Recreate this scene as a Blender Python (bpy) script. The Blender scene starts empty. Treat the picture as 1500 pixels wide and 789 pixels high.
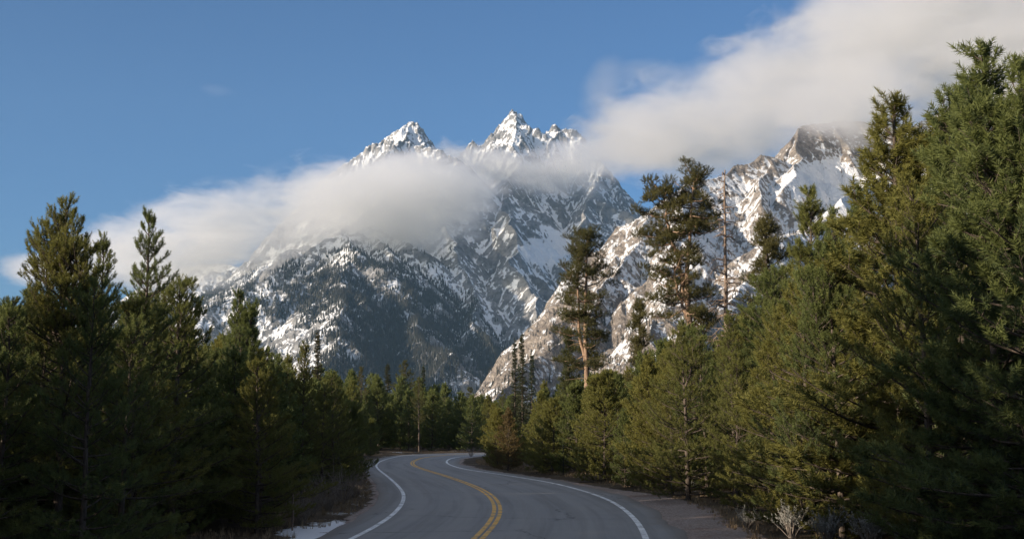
import bpy, math, time
import numpy as np
from mathutils import Vector
T0 = time.time()
SC = bpy.context.scene
R = math.radians

# ------------------------------------------------------------------ camera, sky, sun, exposure
FPX, YH, CAM_H = 2000.0, 630.0, 2.6             # focal length in photo pixels, horizon row, lens height
PITCH = math.atan((YH - 394.5) / FPX)
cam_d = bpy.data.cameras.new('camera')
cam = bpy.data.objects.new('camera', cam_d)
SC.collection.objects.link(cam)
cam_d.sensor_width = 36.0
cam_d.lens = 36.0 * FPX / 1500.0
cam_d.clip_start = 0.5
cam_d.clip_end = 60000.0
cam.location = (0, 0, CAM_H)
cam.rotation_euler = (R(90) + PITCH, 0, 0)
SC.camera = cam

SUN_DIR = Vector((-0.885, -0.465, 0.225)).normalized()      # towards the sun
SUN_EL = math.asin(SUN_DIR.z)
world = bpy.data.worlds.new('World')
SC.world = world
world.use_nodes = True
wn = world.node_tree
bg = wn.nodes['Background']
sky = wn.nodes.new('ShaderNodeTexSky')
sky.sky_type = 'NISHITA'
sky.sun_disc = False
sky.sun_elevation = SUN_EL
sky.sun_rotation = math.atan2(SUN_DIR.x, SUN_DIR.y)
sky.altitude = 2100.0
sky.air_density = 1.0
sky.dust_density = 5.0
sky.ozone_density = 4.9
bg.inputs['Strength'].default_value = 0.071
# unseen broken cloud added overhead and behind the camera; its white light fills the shade
def wnode(t, **kw):
    n = wn.nodes.new(t)
    for k_, v_ in kw.items(): setattr(n, k_, v_)
    return n
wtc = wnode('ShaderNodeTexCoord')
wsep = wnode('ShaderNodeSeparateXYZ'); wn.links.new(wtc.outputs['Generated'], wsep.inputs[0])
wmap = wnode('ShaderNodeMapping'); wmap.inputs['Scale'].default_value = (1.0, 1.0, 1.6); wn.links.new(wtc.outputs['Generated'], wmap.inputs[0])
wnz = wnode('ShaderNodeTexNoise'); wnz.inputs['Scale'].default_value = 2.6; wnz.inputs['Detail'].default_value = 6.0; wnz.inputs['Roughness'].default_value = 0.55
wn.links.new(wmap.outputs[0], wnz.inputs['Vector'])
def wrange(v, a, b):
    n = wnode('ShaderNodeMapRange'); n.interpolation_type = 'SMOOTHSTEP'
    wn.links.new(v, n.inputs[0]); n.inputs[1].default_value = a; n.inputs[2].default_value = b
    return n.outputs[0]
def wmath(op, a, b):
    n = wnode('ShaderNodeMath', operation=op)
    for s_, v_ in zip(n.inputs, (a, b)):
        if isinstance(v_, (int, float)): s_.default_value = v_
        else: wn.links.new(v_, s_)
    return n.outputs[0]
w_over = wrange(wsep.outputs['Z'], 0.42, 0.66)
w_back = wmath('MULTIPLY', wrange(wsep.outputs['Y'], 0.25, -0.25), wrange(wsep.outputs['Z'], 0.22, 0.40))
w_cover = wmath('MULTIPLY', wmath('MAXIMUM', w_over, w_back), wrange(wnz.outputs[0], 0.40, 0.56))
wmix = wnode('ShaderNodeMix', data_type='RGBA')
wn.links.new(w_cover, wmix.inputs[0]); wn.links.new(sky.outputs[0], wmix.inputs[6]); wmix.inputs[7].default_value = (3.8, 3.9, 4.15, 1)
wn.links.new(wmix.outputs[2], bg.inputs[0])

sun_d = bpy.data.lights.new('sun', 'SUN')
sun_d.energy = 4.8
sun_d.angle = R(0.53)
sun_d.color = (1.0, 0.84, 0.66)
sun = bpy.data.objects.new('sun', sun_d)
SC.collection.objects.link(sun)
sun.rotation_euler = (-SUN_DIR).to_track_quat('-Z', 'Y').to_euler()

vs = SC.view_settings
vs.view_transform = 'Standard'
vs.look = 'None'
vs.exposure = 0.92
vs.gamma = 1.0
cy = SC.cycles
cy.max_bounces = 8
cy.diffuse_bounces = 5
cy.glossy_bounces = 2
cy.transmission_bounces = 3
cy.transparent_max_bounces = 8
cy.volume_bounces = 3
cy.volume_max_steps = 256
cy.caustics_reflective = False
cy.caustics_refractive = False
cy.sample_clamp_indirect = 4.0

# ------------------------------------------------------------------ small helpers
ST, CT = math.sin(PITCH), math.cos(PITCH)

def P(px, py, D):
    """the world point at forward distance D whose sight line has these photo coordinates"""
    x = (px - 750.0) / FPX
    y = (394.5 - py) / FPX
    fy = CT - y * ST
    fz = ST + y * CT
    t = D / fy
    return np.array((x * t, D, CAM_H + fz * t))

def G(px, py, z=0.0):
    """the point of the level ground seen at these photo coordinates"""
    x = (px - 750.0) / FPX
    y = (394.5 - py) / FPX
    t = (z - CAM_H) / (ST + y * CT)
    return np.array((x * t, (CT - y * ST) * t))

def tag(o, label=None, cat=None, group=None, kind=None):
    if label: o['label'] = label
    if cat: o['category'] = cat
    if group: o['group'] = group
    if kind: o['kind'] = kind
    return o

def link(o, parent=None):
    SC.collection.objects.link(o)
    if parent is not None:
        o.parent = parent
    return o

def mesh_from(name, verts, faces, mat=None, attrs=None, smooth=False):
    """faces: (n,3) or (n,4) int array"""
    me = bpy.data.meshes.new(name)
    verts = np.ascontiguousarray(verts, dtype=np.float32)
    me.vertices.add(len(verts))
    me.vertices.foreach_set('co', verts.ravel())
    if not isinstance(faces, (list, tuple)):
        faces = [faces]
    faces = [np.ascontiguousarray(f, dtype=np.int32) for f in faces if len(f)]
    nl = sum(f.size for f in faces)
    npoly = sum(len(f) for f in faces)
    me.loops.add(nl)
    me.loops.foreach_set('vertex_index', np.concatenate([f.ravel() for f in faces]))
    tot = np.concatenate([np.full(len(f), f.shape[1], np.int32) for f in faces])
    start = np.concatenate([[0], np.cumsum(tot)[:-1]]).astype(np.int32)
    me.polygons.add(npoly)
    me.polygons.foreach_set('loop_start', start)
    me.polygons.foreach_set('loop_total', tot)
    if smooth:
        me.polygons.foreach_set('use_smooth', np.ones(npoly, dtype=bool))
    for k, v in (attrs or {}).items():
        a = me.attributes.new(k, 'FLOAT', 'POINT')
        a.data.foreach_set('value', np.ascontiguousarray(v, dtype=np.float32).ravel())
    me.update(calc_edges=True)
    if mat is not None:
        me.materials.append(mat)
    return me

def grid_faces(nr, nc):
    i = np.arange(nr - 1)[:, None] * nc + np.arange(nc - 1)[None, :]
    return np.stack([i, i + 1, i + nc + 1, i + nc], -1).reshape(-1, 4)

def hash2(ix, iy, seed):
    h = (ix.astype(np.uint32) * np.uint32(374761393) + iy.astype(np.uint32) * np.uint32(668265263)
         + np.uint32((seed * 974711) & 0xffffffff))
    h = (h ^ (h >> np.uint32(13))) * np.uint32(1274126177)
    h = h ^ (h >> np.uint32(16))
    return (h & np.uint32(0xffff)).astype(np.float32) * np.float32(2 * math.pi / 65536.0)

def perlin(x, y, seed=0):
    x = np.asarray(x, np.float32); y = np.asarray(y, np.float32)
    fx = np.floor(x); fy = np.floor(y)
    ix = fx.astype(np.int32); iy = fy.astype(np.int32)
    tx = x - fx; ty = y - fy
    sx = tx * tx * tx * (tx * (tx * 6 - 15) + 10)
    sy = ty * ty * ty * (ty * (ty * 6 - 15) + 10)
    def g(dx, dy):
        a = hash2(ix + dx, iy + dy, seed)
        return np.cos(a) * (tx - dx) + np.sin(a) * (ty - dy)
    n0 = g(0, 0) * (1 - sx) + g(1, 0) * sx
    n1 = g(0, 1) * (1 - sx) + g(1, 1) * sx
    return (n0 * (1 - sy) + n1 * sy) * 1.5

def fbm(x, y, oct=4, seed=0, gain=0.5, ridged=False):
    tot = 0; a = 1.0; s = 0.0
    for o in range(oct):
        n = perlin(x * 2 ** o, y * 2 ** o, seed + o * 17)
        if ridged:
            n = 1 - np.abs(n) * 2
        tot = tot + a * n
        s += a; a *= gain
    return tot / s

def sstep(a, b, x):
    t = np.clip((x - a) / (b - a), 0, 1)
    return t * t * (3 - 2 * t)

# ------------------------------------------------------------------ material helpers
class NT:
    def __init__(self, name):
        self.m = bpy.data.materials.new(name)
        self.m.use_nodes = True
        self.t = self.m.node_tree
        self.t.nodes.clear()
        self.out = self.t.nodes.new('ShaderNodeOutputMaterial')
    def n(self, typ, **kw):
        nd = self.t.nodes.new(typ)
        for k, v in kw.items():
            setattr(nd, k, v)
        return nd
    def l(self, a, b):
        self.t.links.new(a, b)
    def inp(self, sock, v):
        if hasattr(v, 'links') or isinstance(v, bpy.types.NodeSocket):
            self.l(v, sock)
        else:
            sock.default_value = v
    def math(self, op, a, b=0.0, c=None, clamp=False):
        nd = self.n('ShaderNodeMath', operation=op, use_clamp=clamp)
        self.inp(nd.inputs[0], a); self.inp(nd.inputs[1], b)
        if c is not None: self.inp(nd.inputs[2], c)
        return nd.outputs[0]
    def vmath(self, op, a, b=None):
        nd = self.n('ShaderNodeVectorMath', operation=op)
        self.inp(nd.inputs[0], a)
        if b is not None: self.inp(nd.inputs[1], b)
        return nd.outputs[1] if op in ('LENGTH', 'DOT_PRODUCT') else nd.outputs[0]
    def mix(self, f, a, b):
        nd = self.n('ShaderNodeMix', data_type='RGBA')
        self.inp(nd.inputs[0], f)
        for s, v in ((nd.inputs[6], a), (nd.inputs[7], b)):
            if isinstance(v, tuple): v = (*v, 1.0)
            self.inp(s, v)
        return nd.outputs[2]
    def rng(self, v, a, b, c=0.0, d=1.0, smooth=True):
        nd = self.n('ShaderNodeMapRange')
        nd.interpolation_type = 'SMOOTHSTEP' if smooth else 'LINEAR'
        self.inp(nd.inputs[0], v)
        for i, q in enumerate((a, b, c, d)): self.inp(nd.inputs[1 + i], q)
        return nd.outputs[0]
    def noise(self, vec, scale, detail=4.0, rough=0.55, dist=0.0, out=0):
        nd = self.n('ShaderNodeTexNoise')
        if vec is not None: self.l(vec, nd.inputs['Vector'])
        nd.inputs['Scale'].default_value = scale
        nd.inputs['Detail'].default_value = detail
        nd.inputs['Roughness'].default_value = rough
        nd.inputs['Distortion'].default_value = dist
        return nd.outputs[out]
    def attr(self, name):
        return self.n('ShaderNodeAttribute', attribute_name=name).outputs['Fac']
    def pos(self):
        return self.n('ShaderNodeNewGeometry').outputs['Position']
    def obj(self):
        return self.n('ShaderNodeTexCoord').outputs['Object']
    def mapping(self, vec, scale=(1, 1, 1)):
        nd = self.n('ShaderNodeMapping')
        self.l(vec, nd.inputs[0]); nd.inputs['Scale'].default_value = scale
        return nd.outputs[0]
    def bsdf(self, col, rough=0.8, spec=0.3, bump=None, bump_d=1.0, bump_s=1.0):
        b = self.n('ShaderNodeBsdfPrincipled')
        if isinstance(col, tuple): col = (*col, 1.0)
        self.inp(b.inputs['Base Color'], col)
        self.inp(b.inputs['Roughness'], rough)
        self.inp(b.inputs['Specular IOR Level'], spec)
        if bump is not None:
            bp = self.n('ShaderNodeBump')
            bp.inputs['Distance'].default_value = bump_d
            bp.inputs['Strength'].default_value = bump_s
            self.l(bump, bp.inputs['Height'])
            self.l(bp.outputs[0], b.inputs['Normal'])
        return b.outputs[0]
    def done(self, surf):
        self.l(surf, self.out.inputs['Surface'])
        return self.m

def mat_mountain(name, rock_a, rock_b, sc):
    k = NT(name)
    p = k.pos()
    n_f = k.noise(p, 0.045 * sc, 5, 0.65)
    n_m = k.noise(p, 0.011 * sc, 5, 0.6)
    # rock is streaked: beds dip across the faces
    beds = k.noise(k.mapping(p, (0.004 * sc, 0.004 * sc, 0.03 * sc)), 1.0, 5, 0.6, 0.6)
    rock = k.mix(k.rng(beds, 0.35, 0.65), rock_a, rock_b)
    rock = k.mix(k.rng(n_f, 0.35, 0.7), rock, tuple(c * 0.55 for c in rock_a))
    sn = k.attr('snow')
    jit = k.math('ADD', k.math('MULTIPLY', k.math('SUBTRACT', n_f, 0.5), 1.25),
                 k.math('MULTIPLY', k.math('SUBTRACT', n_m, 0.5), 0.7))
    snow = k.rng(k.math('ADD', sn, jit), 0.40, 0.60)
    col = k.mix(snow, rock, (0.80, 0.82, 0.85))
    fo = k.attr('forest')
    n_t = k.noise(k.mapping(p, (0.07, 0.07, 0.02)), 1.0, 3, 0.6)
    fmask = k.rng(k.math('ADD', fo, k.math('MULTIPLY', k.math('SUBTRACT', n_t, 0.5), 1.5)), 0.42, 0.62)
    col = k.mix(k.math('MULTIPLY', fmask, 0.85), col, (0.040, 0.041, 0.043))
    h = k.math('ADD', k.math('MULTIPLY', n_f, 14.0), k.math('MULTIPLY', n_m, 30.0))
    rough = k.mix(snow, (0.9, 0.9, 0.9), (0.6, 0.6, 0.6))
    return k.done(k.bsdf(col, 0.85, 0.15, h, 1.0, 0.75))

def mat_ground():
    k = NT('ground')
    p = k.pos()
    big = k.noise(p, 0.35, 5, 0.6)
    fine = k.noise(p, 9.0, 4, 0.7)
    peb = k.n('ShaderNodeTexVoronoi'); peb.inputs['Scale'].default_value = 22.0
    k.l(p, peb.inputs['Vector'])
    duff = k.mix(k.rng(fine, 0.3, 0.7), (0.035, 0.026, 0.019), (0.10, 0.075, 0.05))
    duff = k.mix(k.rng(big, 0.45, 0.7), duff, (0.14, 0.11, 0.075))
    grav = k.mix(k.rng(fine, 0.3, 0.7), (0.16, 0.118, 0.098), (0.30, 0.235, 0.205))
    grav = k.mix(k.rng(peb.outputs['Color'], 0.2, 0.95), grav, (0.36, 0.32, 0.30))
    grav = k.mix(k.rng(big, 0.5, 0.75), grav, (0.20, 0.115, 0.085))
    g = k.rng(k.math('ADD', k.attr('gravel'), k.math('MULTIPLY', k.math('SUBTRACT', fine, 0.5), 0.8)), 0.35, 0.65)
    col = k.mix(g, duff, grav)
    s = k.rng(k.math('ADD', k.attr('snow'), k.math('ADD', k.math('MULTIPLY', k.math('SUBTRACT', fine, 0.5), 0.9),
              k.math('MULTIPLY', k.math('SUBTRACT', big, 0.5), 0.9))), 0.48, 0.58)
    col = k.mix(s, col, (0.78, 0.80, 0.84))
    h = k.math('ADD', k.math('MULTIPLY', fine, 0.04), k.math('MULTIPLY', s, 0.03))
    return k.done(k.bsdf(col, 0.95, 0.1, h, 1.0, 1.0))

def mat_asphalt():
    k = NT('asphalt')
    p = k.pos()
    lat = k.attr('lat'); alo = k.attr('along')
    cv = k.n('ShaderNodeCombineXYZ'); k.l(lat, cv.inputs[0]); k.l(alo, cv.inputs[1])
    uv = cv.outputs[0]
    grain = k.noise(p, 60.0, 2, 0.7)
    blot = k.noise(p, 0.6, 5, 0.6)
    streak = k.noise(k.mapping(uv, (2.2, 0.05, 1.0)), 1.0, 4, 0.6)
    # wheel paths sit 0.9 m either side of each lane's centre
    w = k.math('ABSOLUTE', k.math('SUBTRACT', k.math('ABSOLUTE', lat), 1.85))
    w = k.math('ABSOLUTE', k.math('SUBTRACT', w, 0.85))
    wheel = k.rng(w, 0.0, 0.55, 1.0, 0.0)
    col = k.mix(k.rng(grain, 0.25, 0.75), (0.205, 0.205, 0.210), (0.290, 0.288, 0.288))
    col = k.mix(k.math('MULTIPLY', k.rng(blot, 0.4, 0.7), 0.40), col, (0.30, 0.288, 0.275))
    col = k.mix(k.math('MULTIPLY', k.rng(streak, 0.42, 0.66), 0.6), col, (0.165, 0.162, 0.158))
    col = k.mix(k.math('MULTIPLY', wheel, 0.35), col, (0.31, 0.30, 0.29))
    # sealed cracks
    vor = k.n('ShaderNodeTexVoronoi', feature='DISTANCE_TO_EDGE'); vor.inputs['Scale'].default_value = 0.16
    wv = k.n('ShaderNodeVectorMath', operation='MULTIPLY_ADD')
    k.l(k.noise(p, 0.9, 4, 0.6, out=1), wv.inputs[0]); wv.inputs[1].default_value = (1.6, 1.6, 0); k.l(p, wv.inputs[2])
    k.l(wv.outputs[0], vor.inputs['Vector'])
    gate = k.rng(k.noise(p, 0.11, 2, 0.5), 0.42, 0.50)
    crack = k.math('MULTIPLY', k.rng(vor.outputs['Distance'], 0.0, 0.010, 1.0, 0.0), gate)
    col = k.mix(k.math("MULTIPLY", crack, 0.7), col, (0.06, 0.06, 0.063))
    # dusty, gravel-strewn edge
    ed = k.rng(k.math('ADD', k.attr('edge'), k.math('MULTIPLY', k.math('SUBTRACT', k.noise(p, 2.2, 5, 0.7), 0.5), 0.9)), 0.55, 0.95)
    col = k.mix(k.math('MULTIPLY', ed, 0.55), col, (0.23, 0.20, 0.18))
    return k.done(k.bsdf(col, 0.82, 0.35, k.math('MULTIPLY', grain, 0.006), 1.0, 0.8))

def mat_paint(name, c):
    k = NT(name)
    p = k.pos()
    w = k.noise(p, 14.0, 5, 0.75)
    w2 = k.noise(p, 1.1, 3, 0.6)
    wear = k.rng(k.math('ADD', w, k.math('MULTIPLY', k.math('SUBTRACT', w2, 0.5), 0.8)), 0.50, 0.64)
    col = k.mix(k.math('MULTIPLY', wear, 0.7), c, (0.11, 0.11, 0.112))
    col = k.mix(k.math('MULTIPLY', k.rng(w2, 0.4, 0.7), 0.18), col, (0.20, 0.19, 0.17))
    return k.done(k.bsdf(col, 0.6, 0.4))

def mat_needles(name, dark, mid, warm, transl=0.25):
    k = NT(name)
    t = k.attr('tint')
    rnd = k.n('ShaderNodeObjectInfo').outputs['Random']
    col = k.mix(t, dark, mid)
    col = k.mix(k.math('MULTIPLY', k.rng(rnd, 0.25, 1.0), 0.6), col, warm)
    b = k.bsdf(col, 0.6, 0.18)
    tr = k.n('ShaderNodeBsdfTranslucent')
    k.l(col, tr.inputs['Color'])
    ms = k.n('ShaderNodeMixShader'); ms.inputs[0].default_value = transl
    k.l(b, ms.inputs[1]); k.l(tr.outputs[0], ms.inputs[2])
    return k.done(ms.outputs[0])

def mat_bark(name, a, b, sc=1.0):
    k = NT(name)
    o = k.obj()
    n1 = k.noise(k.mapping(o, (14 * sc, 14 * sc, 3.5 * sc)), 1.0, 5, 0.7)
    n2 = k.noise(o, 1.3, 3, 0.6)
    col = k.mix(k.rng(n1, 0.35, 0.68), a, b)
    col = k.mix(k.math('MULTIPLY', k.rng(n2, 0.45, 0.7), 0.4), col, tuple(c * 0.5 for c in a))
    return k.done(k.bsdf(col, 0.9, 0.15, k.math('MULTIPLY', n1, 0.03), 1.0, 1.0))

def mat_simple(name, a, b, sc):
    k = NT(name)
    n1 = k.noise(k.obj(), sc, 4, 0.65)
    return k.done(k.bsdf(k.mix(k.rng(n1, 0.3, 0.7), a, b), 0.85, 0.2))

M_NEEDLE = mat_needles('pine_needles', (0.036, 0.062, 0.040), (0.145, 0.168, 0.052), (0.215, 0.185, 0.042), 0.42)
M_RUST = mat_needles('rusty_needles', (0.050, 0.046, 0.024), (0.13, 0.098, 0.042), (0.14, 0.10, 0.042), 0.3)
M_NEEDLE_OLD = mat_needles('old_pine_needles', (0.034, 0.044, 0.018), (0.085, 0.088, 0.028), (0.10, 0.086, 0.028), 0.25)
M_SPRUCE = mat_needles('spruce_needles', (0.024, 0.036, 0.023), (0.055, 0.070, 0.034), (0.09, 0.072, 0.032), 0.2)
M_FAR = mat_needles('far_needles', (0.024, 0.027, 0.027), (0.044, 0.048, 0.042), (0.062, 0.058, 0.044), 0.1)
M_BARK = mat_bark('grey_bark', (0.055, 0.044, 0.036), (0.13, 0.105, 0.088))
M_BARK_OLD = mat_bark('orange_bark', (0.15, 0.100, 0.070), (0.38, 0.265, 0.185), 0.6)
M_DEAD = mat_bark('dead_wood', (0.13, 0.09, 0.07), (0.30, 0.24, 0.19))
M_SAGE = mat_simple('sage_leaves', (0.17, 0.175, 0.16), (0.37, 0.37, 0.345), 6.0)
M_TWIG = mat_simple('dry_twigs', (0.13, 0.11, 0.095), (0.30, 0.26, 0.225), 5.0)
M_STRAW = mat_simple('dry_grass', (0.16, 0.115, 0.07), (0.36, 0.28, 0.18), 3.0)

# ------------------------------------------------------------------ the road
LW = np.array([(517,789),(550,771),(574,756),(588,740),(593,728),(590,719),(580,708),(566,696),(555,688),(550,681.6),(555,676),(566,672),(580,668.6)])
YC = np.array([(700,789),(716,774),(726,760),(731,746),(727,734),(716,722),(696,712),(672,703),(648,695),(624,688),(609,683),(603,679),(605,675),(616,670.6),(636,667.6),(676,664.4)])
RW = np.array([(947,789),(946.5,784),(939,769),(927,755.5),(909,740.5),(885,727),(858,716.5),(825,709.6),(786,702.4),(760,698.4),(720,692.4),(680,687),(664,682.4),(654,678),(654,674),(660,671),(672,668.4)])

def resample(pts, step):
    pts = np.asarray(pts, float)
    d = np.concatenate([[0], np.cumsum(np.hypot(*np.diff(pts, axis=0).T))])
    n = int(d[-1] / step) + 1
    s = np.linspace(0, d[-1], n)
    return np.stack([np.interp(s, d, pts[:, 0]), np.interp(s, d, pts[:, 1])], 1)

def smooth_line(pts, it):
    p = pts.copy()
    for _ in range(it):
        p[1:-1] = 0.25 * p[:-2] + 0.5 * p[1:-1] + 0.25 * p[2:]
    return p

def road_line(px, before, after):
    q = np.array([G(a, b) for a, b in px])
    q = np.concatenate([np.array(before, float), q, np.array(after, float)])
    return smooth_line(resample(q, 0.5), 90)

line_c = road_line(YC, [(-7.5, -60), (-4.6, -20), (-2.6, 5)], [(-2, 158), (6, 165), (18, 170), (42, 176), (92, 186)])
line_l = road_line(LW, [(-10.8, -60), (-7.8, -20), (-5.7, 5)], [(-11.5, 145), (-9.5, 153), (-5, 161), (3.5, 168.4), (16.5, 173.4), (41, 179.4), (91, 189.4)])
line_r = road_line(RW, [(-4.0, -60), (-1.0, -20), (1.1, 5)], [(-3.2, 146), (0.6, 155), (8, 161.8), (19.3, 166.7), (43, 172.6), (93, 182.6)])

# one set of stations along the centre; the edge lines are looked up where each station's normal meets them
cl = resample(line_c, 0.4)
tan = np.gradient(cl, axis=0); tan /= np.linalg.norm(tan, axis=1)[:, None]
nor = np.stack([tan[:, 1], -tan[:, 0]], 1)         # to the right
def side_offset(line, sign):
    out = []
    for c, n, t in zip(cl, nor, tan):
        v = line - c
        a = v @ t; b = v @ n * sign
        ok = np.where((np.abs(a) < 0.6) & (b > 1.5) & (b < 7), b, 99)
        m = ok.min()
        out.append(m if m < 50 else np.nan)
    out = np.array(out)
    i = np.arange(len(out)); g = ~np.isnan(out)
    out = np.interp(i, i[g], out[g])
    out = np.clip(out, 2.5, 4.3)
    for _ in range(60):
        out[1:-1] = 0.25 * out[:-2] + 0.5 * out[1:-1] + 0.25 * out[2:]
    return out
off_r = side_offset(line_r, 1.0)
off_l = side_offset(line_l, -1.0)
along = np.concatenate([[0], np.cumsum(np.linalg.norm(np.diff(cl, axis=0), axis=1))])
rs = np.random.RandomState(5)
edge_l = off_l + 0.95 + 0.25 * fbm(along / 6.0, along * 0, 4, 3)
edge_r = off_r + 0.95 + 0.45 * fbm(along / 5.0, along * 0 + 7.3, 4, 9)

def ribbon(name, offs, z, mat, extra=None, smooth=True):
    """a strip along the road through the lateral offsets (n_stations x n_cols)"""
    offs = np.stack(offs, 1)
    n, c = offs.shape
    xy = cl[:, None, :] + nor[:, None, :] * offs[..., None]
    v = np.concatenate([xy, np.broadcast_to(np.asarray(z, float).reshape(1, -1, 1) if np.ndim(z) else np.full((1, 1, 1), z), (n, c, 1))], -1)
    at = {'lat': offs, 'along': np.repeat(along[:, None], c, 1)}
    if extra is not None: at['edge'] = np.broadcast_to(extra, (n, c))
    return mesh_from(name, v.reshape(-1, 3), grid_faces(n, c)[:, ::-1], mat, at, smooth)

fr = np.linspace(0, 1, 15)
cols = [-edge_l * (1 - f) + edge_r * f for f in fr]
edge_a = np.abs(fr * 2 - 1) ** 6
zz = [0.0] * 15
cols = [-edge_l - 0.10] + cols + [edge_r + 0.10]
road = link(bpy.data.objects.new('road', ribbon('road', cols, np.array([-0.09] + zz + [-0.09]), mat_asphalt(), np.concatenate([[1], edge_a, [1]])[None, :])))
tag(road, 'grey two lane asphalt road winding away between the pines', 'road', kind='structure')
M_WHITE = mat_paint('white_paint', (0.82, 0.83, 0.84))
M_YEL = mat_paint('yellow_paint', (0.78, 0.42, 0.045))
def marking(label, a, b, mat):
    o = link(bpy.data.objects.new('road_marking', ribbon('road_marking', [a, b], 0.006, mat)))
    tag(o, label, 'road marking', kind='structure')
one = np.ones(len(cl))
marking('white edge line along the left-bending outer side of the road', -off_l - 0.075, -off_l + 0.075, M_WHITE)
marking('white edge line on the side of the gravel shoulder', off_r - 0.075, off_r + 0.085, M_WHITE)
marking('yellow centre line of the pair, nearer the snowy verge', -0.165 * one, -0.035 * one, M_YEL)
marking('yellow centre line of the pair, nearer the gravel shoulder', 0.035 * one, 0.165 * one, M_YEL)

def road_dist(x, y):
    """signed metres outside the paved edge (negative on the asphalt) and which side (+1 right)"""
    x = np.asarray(x, float).ravel(); y = np.asarray(y, float).ravel()
    best = np.full(x.shape, 1e9); idx = np.zeros(x.shape, int)
    for i in range(0, len(cl), 3):
        d = (x - cl[i, 0]) ** 2 + (y - cl[i, 1]) ** 2
        m = d < best
        best[m] = d[m]; idx[m] = i
    s = (x - cl[idx, 0]) * nor[idx, 0] + (y - cl[idx, 1]) * nor[idx, 1]
    side = np.where(s > 0, 1.0, -1.0)
    e = np.where(s > 0, edge_r[idx], edge_l[idx])
    return np.sqrt(best) - e, side

# ------------------------------------------------------------------ the ground, one sheet to beyond the mountains
def axis(lo, hi, step, far_lo, far_hi, n):
    mid = np.arange(lo, hi + 1e-6, step)
    a = lo - np.geomspace(step, lo - far_lo, n)[::-1]
    b = hi + np.geomspace(step, far_hi - hi, n)
    return np.concatenate([a, mid, b])

def ground_z(x, y, d=None):
    if d is None:
        d, _ = road_dist(x, y)
    x = np.asarray(x, float).ravel(); y = np.asarray(y, float).ravel()
    r = np.hypot(x, y - 60)
    k = sstep(0.0, 4.0, d)
    z = -0.05 + 0.02 * sstep(0, .6, d) + k * (0.08 + 0.16 * fbm(x / 3.0, y / 3.0, 3, 21) + 0.25 * fbm(x / 14.0, y / 14.0, 2, 4)) * (1 - sstep(300, 900, r))
    return z
gx = axis(-22, 22, 0.3, -16000, 16000, 60)
gy = axis(8, 178, 0.3, -3000, 22000, 60)
GX, GY = np.meshgrid(gx, gy)
dist, side = road_dist(GX, GY)
near = np.hypot(GX.ravel(), GY.ravel() - 80) < 240
zg = ground_z(GX, GY, dist)
n_p = fbm(GX.ravel() / 1.1, GY.ravel() / 1.1, 3, 2)
wid = np.where(side > 0, 0.4 + 1.5 * (1 - sstep(45, 75, GY.ravel())), 0.25)
gravel = (1 - sstep(wid * 0.7, wid * 1.25 + 0.1, dist + 0.25 * n_p)) * near
# old snow lies in the shade on the left verge, a little in the woods
n_b = fbm(GX.ravel() / 2.6, GY.ravel() / 2.6, 3, 12)
gyr = GY.ravel()
snow = np.where(side < 0, sstep(-0.05, 0.15, dist) * (1 - sstep(0.9, 1.9, dist)) * (1 - 0.6 * sstep(34, 44, gyr)) * (0.46 + 0.46 * (n_b > -0.15)), 0)
snow = np.maximum(snow, 0.45 * sstep(0.05, 0.35, n_b) * sstep(2, 4, dist))
snow = np.where(near, snow, 0.3)
ground = link(bpy.data.objects.new('ground', mesh_from('ground', np.stack([GX.ravel(), GY.ravel(), zg], 1), grid_faces(len(gy), len(gx)), mat_ground(), {'gravel': gravel, 'snow': snow}, True)))
tag(ground, 'brown forest floor with gravel verge and patches of old snow', 'ground', kind='structure')

# ------------------------------------------------------------------ mountains
def subdivide(pts, rs, it, amp):
    p = np.asarray(pts, float)
    for k in range(it):
        mid = 0.5 * (p[1:] + p[:-1])
        ln = np.linalg.norm(np.diff(p, axis=0), axis=1)[:, None]
        mid = mid + rs.randn(*mid.shape) * ln * amp * np.array([1.0, 1.0, 0.55])
        q = np.empty((len(p) + len(mid), 3)); q[0::2] = p; q[1::2] = mid
        p = q
    return p

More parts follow.
